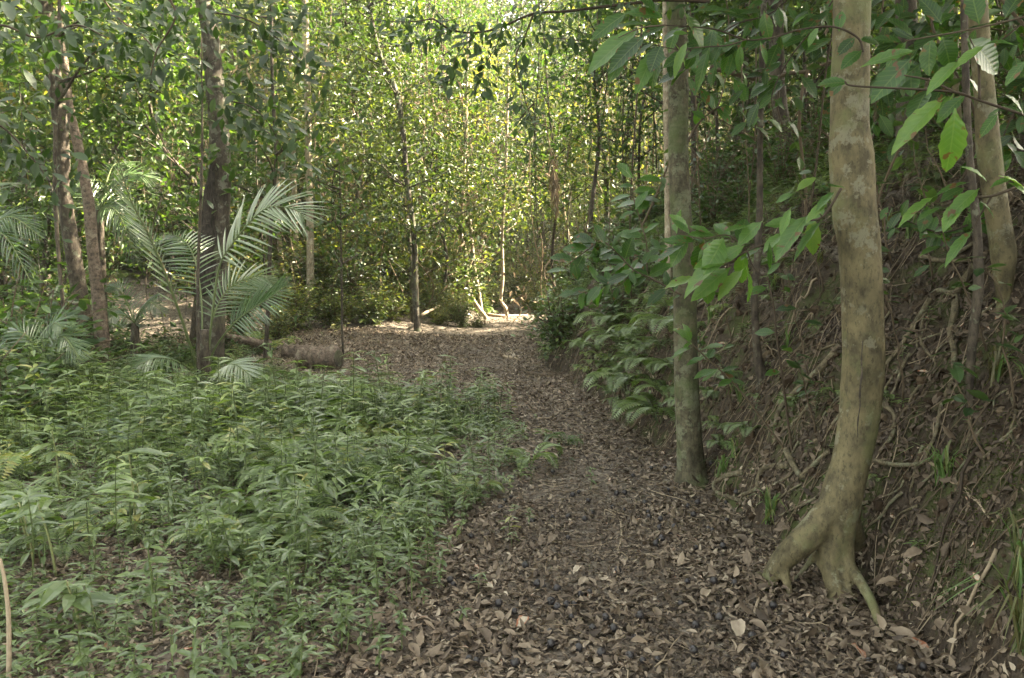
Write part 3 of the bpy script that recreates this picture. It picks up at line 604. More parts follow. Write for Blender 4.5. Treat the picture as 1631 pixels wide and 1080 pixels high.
simple_tree('crooked_thin_tree', 'thin dark crooked stem standing right of the young palm', [(422, 552, 8), (428, 470, 7), (430, 393, 7), (435, 320, 6), (440, 240, 6), (434, 150, 6), (432, 0, 5), (430, -50, 5)], M_DARK, d=13.0, top=9, crown=dict(z0=3.3, z1=8.5, spread=1.6, nclus=16, nleaf=90, lsize=.14), sides=8)
# sunlit pale trunks beyond the clearing
for tr, dd, lb in (([(497, 546, 14), (495, 470, 13), (494, 380, 12), (492, 250, 11), (488, 100, 11), (485, -40, 10)], 19.0, 'pale sunlit trunk standing right beyond the cut log'),
                   ([(475, 500, 10), (473, 440, 9), (470, 340, 9), (466, 200, 8), (460, -40, 8)], 22.0, 'pale sunlit thin trunk second from the cut log'),
                   ([(455, 490, 9), (449, 420, 9), (443, 350, 8), (440, 200, 8), (438, -40, 7)], 22.5, 'pale sunlit thin trunk leaning left, third from the cut log'),
                   ([(420, 500, 8), (424, 400, 8), (430, 320, 7), (424, 150, 7), (420, -40, 7)], 23.5, 'thin sunlit trunk behind the crooked dark stem')):
    simple_tree('pale_trunk_tree', lb, tr, M_PALE, d=dd, top=12, rtop=.03, crown=dict(z0=4.5, z1=12, spread=2.2, nclus=26, nleaf=130, lsize=.13), leaf=M_FAR, sides=9, n=24, rough=.3)
simple_tree('grey_clearing_tree', 'grey straight trunk at the back edge of the clearing', [(665, 527, 12), (662, 480, 10), (659, 370, 9), (649, 300, 9), (641, 200, 8), (627, 133, 8), (607, 93, 7), (592, 33, 7), (580, -40, 7)], M_GREY, top=12, rtop=.03, crown=dict(z0=1.6, z1=11, spread=2.0, nclus=60, nleaf=120, lsize=.12), leaf=M_FAR, sides=9)
simple_tree('forked_clearing_tree', 'thin stem beside the grey trunk at the back edge of the clearing', [(659, 520, 9), (653, 400, 8), (645, 280, 8), (634, 150, 7), (619, 20, 7), (612, -40, 6)], M_GREY, d=19.5, top=10, crown=dict(z0=3.5, z1=9, spread=1.6, nclus=22, nleaf=120, lsize=.12), leaf=M_FAR, sides=8)
simple_tree('clearing_sapling', 'very thin upright sapling between the cut log and the grey trunk', [(547, 570, 4), (545, 520, 4), (544, 440, 4), (543, 380, 3)], M_DARK, d=13.5, top=3.4, rtop=.006, crown=dict(z0=1.6, z1=3.4, spread=.7, nclus=10, nleaf=50, lsize=.1, clus=.25), leaf=M_SHRUB, sides=6)
for tr, dd, lb in (([(775, 500, 7), (758, 485, 7), (748, 465, 7), (743, 430, 6), (741, 400, 6), (735, 372, 5), (737, 320, 5), (742, 200, 5), (745, 60, 4)], 24.0, 'pale curved sapling bowing over the far end of the path'),
                   ([(768, 495, 6), (762, 460, 6), (756, 430, 6), (751, 380, 6), (745, 300, 5), (742, 150, 5)], 25.0, 'pale thin sapling standing behind the bowed sapling'),
                   ([(808, 503, 6), (805, 490, 6), (798, 478, 5), (801, 440, 5), (800, 380, 5), (806, 250, 5), (810, 100, 4)], 24.5, 'pale crooked sapling with a kinked foot at the far path')):
    simple_tree('pale_path_sapling', lb, tr, M_PALE, d=dd, top=8, rtop=.02, crown=dict(z0=3, z1=8, spread=1.3, nclus=16, nleaf=110, lsize=.12), leaf=M_FAR, sides=7)

# ------------------------------------------------------------------ palms
LFT = leafn(.058, .3, .22, 5, 0, 0, .35, .0)
def frond(mb_stalk, mb_leaf, ctrl, rad, ll, n=34, start=.28, plane=None, ang=55, droop=.25, sides=(1, -1), tint=.5, both=1.0, width=1.0):
    p = spline(ctrl, 40); tube(mb_stalk, p, np.linspace(rad, rad * .25, 40), 6, .4)
    tn = np.gradient(p, axis=0); tn /= np.linalg.norm(tn, axis=1)[:, None]
    pl = np.asarray(plane, float); pl /= np.linalg.norm(pl)
    for sd in sides:
        f = np.linspace(start, .995, n); idx = (f * 39).astype(int)
        t = tn[idx]; side = np.cross(pl, t); side /= np.linalg.norm(side, axis=1)[:, None] + 1e-9
        g = (f - start) / (1 - start); a_ = np.radians(ang * (1 - .55 * g))[:, None]
        d = t * np.cos(a_) + sd * side * np.sin(a_) + rng.normal(0, .04, (n, 3)); d[:, 2] -= droop * .4
        L_ = ll * (np.sin(math.pi * np.clip(.18 + .8 * g, 0, 1)) ** .6) * rng.uniform(.9, 1.08, n) * (1 if sd > 0 else both)
        T = (LFT[0] * np.array([1, width, 1]), *LFT[1:])
        nn = pl[None] + rng.normal(0, .12, (n, 3))
        mb_leaf.batch(T, frames(d, nn) * L_[:, None, None], p[idx], np.clip(tint + rng.normal(0, .12, n), 0, 1))
def palm(name, label, base, specs, stem=None, cat='palm', group=None):
    root = empty(name, base, label, cat, group)
    if stem is not None:
        sb = MB(); tube(sb, spline(stem[0], 12), np.linspace(stem[1], stem[2], 12), 10, .15, .1); part('stem', sb, M_DARK, root, True)
    for sp in specs:
        fb = MB(); sp = dict(sp); sp_l = MB()
        mats = [M_PALM, M_STEM]
        st = MB(); frond(st, fb, **sp)
        for V, L_, N_, t_ in zip(st.v, st.l, st.n, st.t):
            fb.l.append(L_ + fb.nv); fb.v.append(V); fb.n.append(N_); fb.t.append(t_); fb.m.append(np.full(len(N_), 1, np.int32)); fb.nv += len(V)
        part('frond', fb, mats, root)
    return root
dp = 9.8
def PP(lst, d=dp, dy=None): return [P(a, b, d + (dy[i] if dy is not None else 0)) for i, (a, b) in enumerate(lst)]
bp_ = P(326, 612, dp); bp_[2] = h1(bp_[0], bp_[1])
palm('young_palm', 'young feather palm with arching fronds before the lichen-mottled trunk', bp_, [
    dict(ctrl=PP([(322, 600), (309, 570), (289, 507), (259, 426), (237, 374), (207, 315), (184, 240)], dy=[0, -.2, -.4, -.6, -.7, -.8, -.9]), rad=.02, ll=.34, start=.4, plane=(.25, -1, .35), ang=36, droop=-.1, sides=(-1, 1), both=.5, n=24, tint=1.0, width=1.25),
    dict(ctrl=PP([(328, 605), (336, 520), (348, 430), (368, 392), (400, 352), (430, 330), (470, 334), (486, 350)], dy=[0, 0, 0, -.1, -.2, -.3, -.4, -.45]), rad=.017, ll=.6, start=.34, plane=(-.1, -1, .9), ang=62, droop=.12, n=24, tint=1.0),
    dict(ctrl=PP([(331, 605), (340, 560), (370, 518), (400, 493), (430, 474), (461, 452)], dy=[0, 0, -.2, -.4, -.6, -.7]), rad=.014, ll=.42, start=.4, plane=(.1, -1, .6), ang=55, droop=.05, n=24, tint=.25),
    dict(ctrl=PP([(318, 600), (322, 500), (312, 420), (290, 380), (255, 372)], dy=[0, .2, .5, .9, 1.2]), rad=.014, ll=.5, start=.35, plane=(.2, -1, .8), ang=60, droop=.25, n=28, tint=.5),
    dict(ctrl=PP([(326, 605), (332, 540), (345, 490), (370, 455), (410, 440), (440, 452)], dy=[0, .3, .5, .6, .7, .8]), rad=.014, ll=.5, start=.35, plane=(0, -1, 1), ang=60, droop=.3, n=28, tint=.6),
    dict(ctrl=PP([(326, 612), (290, 580), (250, 570), (215, 585)], dy=[0, -.3, -.6, -.8]), rad=.012, ll=.38, start=.35, plane=(0, -.6, 1), ang=60, droop=.3, n=22, tint=.6),
    dict(ctrl=PP([(330, 612), (350, 590), (372, 580), (402, 600)], dy=[0, -.4, -.7, -.9]), rad=.012, ll=.38, start=.35, plane=(0, -.6, 1), ang=60, droop=.3, n=22, tint=.8),
], stem=([bp_ - np.array([0, 0, .1]), bp_ + np.array([0, 0, .2]), bp_ + np.array([.02, 0, .75])], .11, .06))
def big_palm(label, bpx, d, tips, ll=.6, zc=None, group=None, tint=.45):
    b = P(bpx, 540, d); b[2] = h1(b[0], b[1]); top = b + np.array([rng.normal(0, .08), 0, zc])
    sp = []
    for (tx, ty, dd) in tips:
        t = P(tx, ty, d + dd); mid = top + (t - top) * .5 + np.array([0, 0, .28 * np.linalg.norm(t - top)])
        sp.append(dict(ctrl=[top - np.array([0, 0, .3]), top, mid, t], rad=.016, ll=ll, start=.25, plane=(rng.normal(0, .2), -.8, 1), ang=58, droop=.35, n=30, tint=np.clip(tint + rng.normal(0, .12), .05, .95)))
    return palm('feather_palm', label, b, sp, stem=([b - np.array([0, 0, .1]), (b + top) / 2, top], .09, .055))
big_palm('feather palm with dark drooping fronds at the far left edge', -30, 10.5, [(-110, 300, 0), (70, 380, -.5), (60, 470, -1), (-60, 520, -1.2), (20, 290, .8)], .42, 1.7, tint=.15)
big_palm('feather palm behind the smooth brown trunk with backlit fronds', 165, 13.5, [(248, 285, 0), (222, 425, -.6), (105, 300, 0), (200, 262, .8)], .5, 2.5, tint=.35)
big_palm('low feather palm with short fronds left of the young palm', 215, 12.0, [(172, 455, 0), (262, 500, -.5), (160, 520, -.5)], .32, .7, tint=.15)
big_palm('small feather palm low in the left undergrowth', 60, 8.5, [(10, 530, 0), (100, 520, -.4), (130, 575, -.6)], .34, .5, tint=.25)

# ------------------------------------------------------------------ logs and branches lying about
def log_obj(name, label, a, b, r0, r1, mat=M_LOG, cat='log', sides=18, bumps=.18, hollow=False, n=30, bend=0):
    a = np.array(a); b = np.array(b); m = (a + b) / 2 + np.array([0, bend, 0]); root = empty(name, (a + b) / 2, label, cat)
    mb = MB(); p = spline([a, m, b], n); r = np.linspace(r0, r1, n) * (1 + .06 * np.sin(np.arange(n) * 1.3)); r[0] *= .86; r[-1] *= .84
    tube(mb, p, r, sides, .5, bumps); part('bark', mb, mat, root, True)
    if hollow:
        t = (p[-1] - p[-2]); t /= np.linalg.norm(t); e = MB(); tube(e, [p[-1] + t * .003, p[-1] + t * .012], [r1 * .66, r1 * .6], 16, .3, .1); part('cut_face', e, M_GREY, root)
    return root
b0 = G(535, 590); y0 = b0[1] + .12
log_obj('cut_log', 'short thick cut log lying at the edge of the clearing', [-3.25, y0 + .22, .12], [-2.62, y0 - .02, .16], .18, .19, bumps=.25, hollow=True)
log_obj('rotten_log', 'long flat rotten log half buried behind the cut log', [-3.9, y0 + 1.5, .1], [-3.25, y0 + 1.3, .04], .13, .17, bumps=.35, bend=.1)
log_obj('mossy_log', 'thin mossy log leaning behind the young palm', [-5.0, 13.2, .42], [-4.1, 13.5, .2], .07, .09, bumps=.3)
def stick(name, label, pxs, w, mat=M_TWIG, lift=.0, tint=.6, cat='branch', forks=()):
    pts = np.array([G(a, b) for a, b in pxs]); r = np.linspace(w, w * .45, 18); p = spline(pts, 18)
    p[:, 2] = np.maximum(p[:, 2], H(p[:, 0], p[:, 1])) + r * .7 + lift
    root = empty(name, pts[0], label, cat); mb = MB(); tube(mb, p, r, 7, tint, .2)
    for i0, (dx, dy, dz) in forks:
        q = spline([p[i0], p[i0] + np.array([dx, dy, dz]) * .5 + rng.normal(0, .02, 3), p[i0] + np.array([dx, dy, dz])], 8); tube(mb, q, np.linspace(w * .6, w * .2, 8), 6, tint, .2)
    part('wood', mb, mat, root, True); return root
stick('fallen_branch', 'forked grey branch lying in the middle of the clearing', [(720, 562), (730, 548), (738, 538), (739, 530)], .022, forks=[(8, (.25, .2, .05))])
stick('fallen_branch', 'pale thick stick lying beside the path shrub', [(803, 571), (828, 574)], .035, tint=.9)
stick('fallen_branch', 'long dark branch lying across the path below the path shrub', [(830, 592), (850, 598), (885, 600)], .03, tint=.25, forks=[(9, (.3, -.1, .02))])
stick('fallen_branch', 'brown branch sloping from the bank onto the path near the mossy trunk', [(1073, 625), (1045, 650), (1010, 680), (990, 695)], .026, tint=.4)
stick('fallen_branch', 'curved pale twig lying across the path above the mossy trunk foot', [(856, 668), (880, 665), (898, 650), (905, 640)], .012, tint=.8)
stick('fallen_branch', 'pale twig lying on the path pointing up the track', [(985, 884), (990, 850), (985, 825), (965, 812)], .007, tint=.95)
stick('fallen_branch', 'short pale twig standing out of the litter between dark fruits', [(828, 968), (829, 935), (824, 915)], .006, tint=.95)
stick('fallen_branch', 'thin brown twig angled across the litter near the bottom of the path', [(925, 1025), (985, 1020), (1030, 985), (1045, 972)], .008, tint=.7)
stick('fallen_branch', 'pale forked twig in front of the splayed roots', [(1200, 985), (1212, 945), (1220, 900), (1242, 870)], .008, tint=.9, lift=.01)
stick('fallen_branch', 'slanting pale branch at the back edge of the clearing by the grey trunk', [(672, 528), (700, 510), (728, 490)], .04, tint=.8, lift=.35)
stick('fallen_branch', 'sunlit pale branch across the far path', [(770, 502), (800, 505), (840, 503)], .06, tint=1.0)
stick('fallen_branch', 'pale branch lying at the right side of the far path', [(835, 500), (865, 485), (905, 478)], .05, tint=.9)
stick('fallen_branch', 'dry branch lying high on the bank behind the splay-rooted trunk', [(1225, 440), (1250, 415), (1282, 395)], .022, tint=.6)
stick('fallen_branch', 'dry brown branch lying over the bank above the fern clump', [(920, 545), (960, 520), (1000, 492), (1040, 470)], .018, tint=.4, lift=.08)
stick('fallen_branch', 'long grey stick sloping down the mossy bank', [(1478, 735), (1510, 765), (1545, 795), (1582, 832)], .008, tint=.9)

# exposed roots
def xroot(label, pxs, w, mat=M_ROOT, lift=.6):
    pts = np.array([G(a, b) for a, b in pxs]); n = 8 * len(pxs); p = spline(pts, n)
    w = w * np.linalg.norm(pts.mean(0) - CAM) / FPX
    r = np.linspace(w, w * .6, n)
    v = CAM[None] - p; v /= np.linalg.norm(v, axis=1)[:, None]
    p = p + v * (r * lift)[:, None] + v * .012
    root = empty('exposed_root', pts[0], label, 'root'); mb = MB(); tube(mb, p, r, 8, .5, .25)
    part('wood', mb, mat, root, True)
xroot('thick pale root running down the bank left of the splay-rooted trunk', [(1340, 550), (1318, 575), (1301, 593), (1265, 627), (1242, 652), (1235, 678)], 6.5)
xroot('long root sweeping down the bank right of the splay-rooted trunk', [(1550, 423), (1535, 448), (1521, 467), (1491, 465), (1465, 503), (1438, 547), (1408, 585)], 5)
xroot('knobbly vertical root hanging left of the dark crooked sapling', [(1521, 467), (1521, 495), (1514, 527), (1520, 560), (1518, 600), (1506, 630)], 5.5)
xroot('thin wriggling root between two thicker roots on the bank', [(1471, 505), (1467, 540), (1476, 560), (1490, 575), (1488, 595)], 3)
xroot('kinked root just right of the splay-rooted trunk', [(1403, 640), (1425, 662), (1421, 693), (1401, 720)], 4)
xroot('horizontal root joining the splay-rooted trunk on its bank side', [(1388, 732), (1421, 740), (1455, 740), (1480, 733)], 4.5)
xroot('looped grey root on the bank left of the splay-rooted trunk', [(1255, 742), (1218, 745), (1208, 763), (1205, 778), (1183, 788)], 5)
xroot('small looped pale root beside the mossy trunk foot', [(1183, 752), (1160, 757), (1138, 770), (1143, 784), (1181, 798)], 4.5)
xroot('bent thick root above the looped grey root', [(1252, 716), (1262, 738), (1276, 758), (1284, 752), (1301, 736), (1320, 718)], 5.5)
xroot('thin pale root lying over the bare soil', [(1235, 597), (1260, 580), (1285, 566), (1330, 548)], 2.6)
xroot('pair-like pale root lying along the bank top', [(1465, 408), (1490, 414), (1520, 416), (1560, 415)], 4)
xroot('thin root climbing beside the wedge-footed trunk', [(1505, 415), (1530, 400), (1552, 385), (1575, 360)], 3)
xroot('thin root trailing at the far right bank', [(1612, 630), (1618, 660), (1610, 690), (1628, 720)], 3)
xroot('fine hanging root under the dark crooked sapling', [(1544, 650), (1545, 690), (1536, 715), (1525, 735)], 3)
xroot('thick root under leaf tangle on the bank', [(1500, 640), (1490, 690), (1478, 720), (1470, 740)], 3)
for k_ in range(40):
    a_ = rng.uniform(1120, 1625); b_ = rng.uniform(470, 820)
    if b_ > 560 + (1631 - a_) * .75 + 250 or b_ < 470: continue
    dx = rng.uniform(-70, -20); dy = rng.uniform(20, 80)
    xroot('thin root tangled over the earth bank', [(a_, b_), (a_ + dx * .4 + rng.normal(0, 6), b_ + dy * .35), (a_ + dx * .7 + rng.normal(0, 6), b_ + dy * .7), (a_ + dx, b_ + dy)], rng.uniform(1.4, 2.6))
for o in [o for o in bpy.data.objects if o.get('label') == 'thin root tangled over the earth bank']: o['group'] = 'thin roots tangled over the bank'

# ------------------------------------------------------------------ big-leaved sprays
def leafy_branch(name, label, twigs, leaves, mat=M_BROAD, cat='branch', tmpl=LEAF_BROAD, tint=.5, rsc=1.0):
    """twigs: list of (px polyline, depth, radius); leaves: (base px, tip px, depth base, depth tip, width factor, tint)"""
    p0 = P(*twigs[0][0][0], twigs[0][1] if np.isscalar(twigs[0][1]) else twigs[0][1][0])
    root = empty(name, p0, label, cat); tb = MB()
    for pl, d, r in twigs:
        ds = [d] * len(pl) if np.isscalar(d) else d
        p = spline([P(a, b, e_) for (a, b), e_ in zip(pl, ds)], 6 * len(pl)); tube(tb, p, np.linspace(r, r * .5, len(p)), 6, rng.uniform(.05, .35), .1)
    lb = MB()
    for (bx, by), (tx, ty), d0, d1, wf, tn in leaves:
        a = P(bx, by, d0); b = P(tx, ty, d1); v = b - a; L_ = np.linalg.norm(v)
        view = CAM - a; view /= np.linalg.norm(view)
        nn = np.array([0, 0, 1.0]) * .8 + view * .65 + rng.normal(0, .2, 3)
        T = (tmpl[0] * np.array([1, wf, 1]), *tmpl[1:])
        lb.batch(T, frames(v[None], nn[None]) * L_, a[None], np.array([tn + rng.normal(0, .08)]))
    part('twig', tb, M_TWIG, root, True); fo_ = part('foliage', lb, mat, root, True)
    uv = np.tile(tmpl[0], (len(leaves), 1)).astype(np.float32); fo_.data.attributes.new('leafuv', 'FLOAT_VECTOR', 'POINT').data.foreach_set('vector', uv.ravel())
    return root
def auto_leaves(pl, d, n, lmin, lmax, tint=.5, down=.5, wf=1.0, jit=8, spread=60):
    out = []; pl = np.array(pl, float); s = np.linspace(0, len(pl) - 1.001, n) + rng.uniform(-.2, .2, n)
    s = np.clip(s, 0, len(pl) - 1.001)
    for k_, t in enumerate(s):
        i_ = int(t); p = pl[i_] * (1 - (t - i_)) + pl[i_ + 1] * (t - i_)
        dirv = pl[i_ + 1] - pl[i_]; dirv /= np.linalg.norm(dirv) + 1e-9
        sd = 1 if k_ % 2 else -1; a = math.atan2(dirv[1], dirv[0]) + sd * R(rng.uniform(25, spread + 20))
        v = np.array([math.cos(a), math.sin(a) * .7 + down]); v /= np.linalg.norm(v); L_ = rng.uniform(lmin, lmax)
        b = p + rng.normal(0, jit * .3, 2); dj = d + rng.normal(0, .06); out.append(((b[0], b[1]), (b[0] + v[0] * L_, b[1] + v[1] * L_), dj, dj + rng.normal(0, .4) * L_ * d / FPX, wf * rng.uniform(.85, 1.15), tint + rng.normal(0, .12)))
    return out
# overhanging branch, upper right, in front of the splay-rooted trunk
b1 = [(1700, 205), (1631, 183), (1560, 160), (1521, 147), (1455, 142), (1361, 137), (1345, 130)]
b2 = [(1700, 5), (1631, 27), (1540, 48), (1455, 63), (1440, 66)]
b3 = [(1631, 300), (1580, 315), (1540, 318), (1500, 330)]
lv = [((1371, 107), (1456, 69), 2.75, 2.7, .55, .75), ((1570, 72), (1520, 98), 2.6, 2.6, .8, .8), ((1506, 154), (1424, 218), 2.55, 2.45, .5, .9), ((1521, 172), (1518, 272), 2.5, 2.5, .95, .85),
      ((1500, 58), (1520, 106), 2.8, 2.8, 1.5, .2), ((1540, 62), (1604, 108), 2.7, 2.7, 1.5, .25), ((1530, 95), (1478, 135), 2.6, 2.55, .6, .8), ((1570, 70), (1622, 60), 2.6, 2.6, .7, .6),
      ((1455, 90), (1385, 150), 2.9, 2.9, 1.0, .3), ((1470, 100), (1412, 135), 3, 3, 1.1, .15), ((1480, 140), (1445, 180), 2.9, 2.8, .9, .3), ((1440, 70), (1395, 52), 3, 3, .9, .2), ((1455, 60), (1420, 20), 3, 3, .9, .15),
      ((1590, 180), (1560, 215), 2.7, 2.7, .8, .2), ((1600, 150), (1640, 175), 2.6, 2.6, .9, .3), ((1540, 150), (1490, 185), 2.8, 2.8, .9, .3), ((1500, 40), (1470, -10), 2.9, 2.9, 1, .2), ((1560, 40), (1545, -20), 2.8, 2.8, 1.1, .2), ((1600, 30), (1625, -20), 2.7, 2.7, 1.1, .15), ((1635, 95), (1600, 130), 2.5, 2.5, .8, .3)]
lv += auto_leaves(b2, 3.0, 10, 30, 60, .15, .3) + auto_leaves(b1, 2.95, 9, 28, 55, .2, .5)
leafy_branch('overhanging_branch', 'large-leaved branch hanging across the splay-rooted trunk from the bank side', [(b1, 2.7, .0055), (b2, 2.7, .004), ([(1560, 160), (1558, 100), (1545, 60)], 2.7, .005), ([(1521, 147), (1480, 128), (1440, 120)], 2.7, .005)], lv)
lv = [((1490, 312), (1430, 345), 3.0, 2.95, .5, .8), ((1560, 300), (1512, 335), 2.9, 2.85, .75, .75), ((1535, 315), (1500, 358), 2.9, 2.85, .8, .7), ((1576, 300), (1615, 275), 2.9, 2.9, .6, .6), ((1560, 320), (1590, 340), 2.9, 2.9, .7, .5), ((1528, 265), (1580, 278), 3, 3, .5, .7), ((1605, 290), (1650, 310), 2.8, 2.8, .7, .7), ((1550, 365), (1502, 412), 2.9, 2.85, .5, .6), ((1500, 330), (1460, 345), 3, 3, .6, .5), ((1590, 280), (1640, 290), 2.8, 2.8, .5, .9), ((1545, 290), (1490, 300), 3, 3, .6, .4)]
leafy_branch('bank_side_spray', 'spray of long pale green leaves in front of the wedge-footed trunk', [([(1700, 285), (1631, 295), (1580, 312), (1540, 315), (1500, 328)], 2.95, .007), ([(1580, 312), (1560, 345), (1550, 366)], 2.95, .004)], lv)
# spray from top, before the mossy trunk
c1 = [(1375, 83), (1366, 60), (1328, 43), (1275, 47), (1230, 60), (1188, 63), (1140, 47), (1088, 42), (1060, 40)]
c2 = [(1188, 63), (1160, 72), (1120, 75), (1075, 78), (1040, 70)]
lv = [((1020, 45), (934, 95), 3.5, 3.4, .7, .75), ((1030, 55), (967, 104), 3.4, 3.35, .75, .3), ((1010, 70), (965, 125), 3.5, 3.5, .8, .55), ((1045, 75), (1014, 140), 3.4, 3.35, .75, .8), ((1050, 80), (1033, 138), 3.6, 3.6, .8, .1),
      ((1095, 65), (1070, 115), 3.4, 3.35, .55, .9), ((1130, 75), (1105, 140), 3.4, 3.4, .6, .45), ((1100, 20), (1172, 2), 3.3, 3.3, 1.2, .35), ((1090, 20), (1130, 70), 3.4, 3.4, 1.3, .2), ((1070, 55), (1095, 48), 3.3, 3.3, 1, .8), ((1060, 30), (1000, 8), 3.5, 3.5, .9, .3), ((1180, 70), (1176, 112), 3.4, 3.4, .7, .35), ((1210, 65), (1225, 100), 3.4, 3.4, .6, .3), ((1260, 45), (1285, 15), 3.3, 3.3, .5, .5), ((1040, 40), (975, 30), 3.6, 3.6, .8, .4), ((1045, 20), (1020, -15), 3.5, 3.5, 1, .3), ((1000, 20), (940, 55), 3.6, 3.6, .8, .25), ((1075, 70), (1098, 100), 3.4, 3.4, .5, .9), ((1130, 40), (1150, 95), 3.5, 3.5, .9, .25)]
lv += auto_leaves(c2, 3.5, 12, 28, 55, .25, .8) + auto_leaves(c1, 3.5, 14, 24, 46, .2, .6)
leafy_branch('top_spray', 'dark broad-leaved branch reaching in front of the slim mossy trunk top', [(c1, 3.4, .005), (c2, 3.4, .0035), ([(1060, 40), (1020, 45), (985, 60)], 3.45, .004)], lv)
# mid spray: sunlit broad leaves between both trunks
d1 = [(1340, 300), (1310, 345), (1270, 355), (1225, 385), (1190, 400), (1150, 425), (1110, 445)]
d2 = [(1190, 400), (1160, 375), (1120, 380), (1080, 372)]
d3 = [(1190, 400), (1200, 425), (1215, 440)]
lv = [((1188, 424), (1204, 478), 3.5, 3.45, .95, .9), ((1188, 390), (1135, 418), 3.5, 3.45, .75, .85), ((1160, 400), (1085, 455), 3.5, 3.4, .6, .9), ((1165, 425), (1105, 470), 3.5, 3.42, .75, .9), ((1185, 428), (1140, 468), 3.5, 3.45, .8, .85), ((1215, 352), (1172, 385), 3.5, 3.5, 1.1, .75), ((1250, 370), (1215, 392), 3.45, 3.4, .9, .85), ((1290, 340), (1232, 400), 3.4, 3.3, .6, .8), ((1310, 350), (1262, 400), 3.4, 3.3, .35, .6), ((1268, 305), (1298, 277), 3.4, 3.4, .9, .95), ((1265, 308), (1236, 318), 3.4, 3.4, .9, .7), ((1330, 305), (1300, 325), 3.35, 3.3, .8, .4), ((1320, 320), (1285, 345), 3.35, 3.3, .7, .8), ((1300, 300), (1345, 288), 3.35, 3.35, .6, .3), ((1150, 372), (1190, 352), 3.5, 3.5, .7, .6), ((1110, 385), (1060, 375), 3.6, 3.6, .8, .4), ((1090, 390), (1040, 410), 3.6, 3.6, .8, .3), ((1100, 375), (1075, 345), 3.6, 3.6, .7, .4), ((1140, 440), (1120, 470), 3.5, 3.5, .7, .7), ((1260, 330), (1240, 372), 3.45, 3.4, .7, .8), ((1225, 385), (1228, 430), 3.4, 3.4, .4, .5)]
lv += auto_leaves(d2, 3.65, 12, 35, 60, .55, .2) + auto_leaves(d1, 3.55, 10, 35, 60, .7, .4)
leafy_branch('bright_leaf_spray', 'bright green broad-leaved sapling spray between the mossy and the splay-rooted trunks', [(d1, 3.5, .006), (d2, 3.55, .004), (d3, 3.5, .004), ([(1310, 345), (1268, 305)], 3.42, .003)], lv)
# dark spray left of the mossy trunk
e1 = [(1085, 470), (1040, 445), (1010, 430), (980, 400), (960, 385), (940, 395), (900, 425)]
e2 = [(1010, 430), (985, 455), (955, 450), (920, 470)]
e3 = [(1030, 445), (1030, 390), (1018, 345), (1008, 310), (1012, 285)]
lv = auto_leaves(e1, 4.8, 30, 20, 42, .25, .1) + auto_leaves(e2, 4.7, 20, 20, 38, .3, .2) + auto_leaves(e3, 4.9, 20, 22, 45, .5, .2) + auto_leaves([(1080, 390), (1050, 395), (1010, 410), (985, 425)], 4.9, 18, 20, 38, .45, .2)
leafy_branch('dark_leaf_spray', 'dark-leaved low sapling just left of the slim mossy trunk', [(e1, 4.8, .006), (e2, 4.75, .004), (e3, 4.85, .005), ([(1012, 285), (1000, 260), (1004, 240)], 4.85, .003)], lv)
# twig with fine leaves hanging across the top centre
f1 = [(1130, 3), (1060, 0), (1010, 5), (950, 12), (900, 18), (850, 22), (800, 42), (760, 52), (720, 48), (690, 30)]
f2 = [(850, 22), (835, 60), (822, 90), (828, 130), (838, 165), (850, 200)]
lv = []
for pl, n_l in ((f1, 110), (f2, 50), ([(800, 42), (790, 75), (770, 110), (772, 150)], 70), ([(760, 52), (730, 85), (715, 120), (700, 130)], 70), ([(720, 48), (690, 60), (660, 70), (645, 60)], 50), ([(860, 62), (900, 62), (935, 68)], 40), ([(850, 200), (836, 175), (822, 190)], 20), ([(850, 160), (852, 200), (848, 240)], 20), ([(690, 30), (650, 35), (590, 33)], 40)):
    lv += auto_leaves(pl, 5.2, n_l, 9, 20, .3, .5, 1.0, 30, 80)
leafy_branch('fine_leaf_branch', 'thin dark drooping branch with fine leaves across the top above the path', [(f1, 5.2, .011), (f2, 5.2, .006), ([(800, 42), (790, 75), (770, 110), (772, 150)], 5.2, .004), ([(760, 52), (730, 85), (715, 120), (700, 130)], 5.2, .004), ([(720, 48), (690, 60), (660, 70), (645, 60)], 5.2, .004), ([(860, 62), (900, 62), (935, 68)], 5.2, .004), ([(850, 160), (852, 200), (848, 240)], 5.2, .004), ([(850, 165), (836, 180), (822, 198)], 5.2, .006), ([(690, 30), (650, 35), (590, 33)], 5.2, .005)], lv, mat=M_CANOPY, tmpl=LEAF_MID)
for label_, twg, dd_, n_, tn_ in (('dark leafy branch behind the splay-rooted trunk at the top right corner', [(1680, -10), (1600, 60), (1540, 90), (1480, 80), (1420, 30)], 4.4, 46, .15),
        ('dark leafy branch hanging above the broad dark trunk', [(1560, -30), (1500, 30), (1440, 90), (1400, 150), (1395, 190)], 5.6, 46, .12),
        ('dark leafy branch between the bank sapling and the splay-rooted trunk', [(1340, -20), (1300, 40), (1260, 90), (1230, 150), (1235, 190)], 5.0, 34, .2),
        ('leafy branch over the bank sapling at the top', [(1280, -30), (1230, 20), (1170, 40), (1120, 80), (1100, 120)], 5.2, 34, .25),
        ('drooping dark spray at the right picture edge above the wedge-footed trunk', [(1700, 90), (1650, 130), (1610, 190), (1590, 240)], 4.2, 26, .15),
        ('small dark spray in front of the crooked sapling', [(1600, 330), (1560, 350), (1500, 370), (1440, 350)], 4.0, 22, .35)):
    leafy_branch('dark_spray', label_.replace('right picture edge', 'bank edge'), [(twg, dd_, .006)], auto_leaves(twg, dd_, n_, 20, 48, tn_, .5, 1.0, 60, 75) + auto_leaves(twg, dd_ + .3, n_, 18, 40, tn_, .3, 1.0, 120, 75))
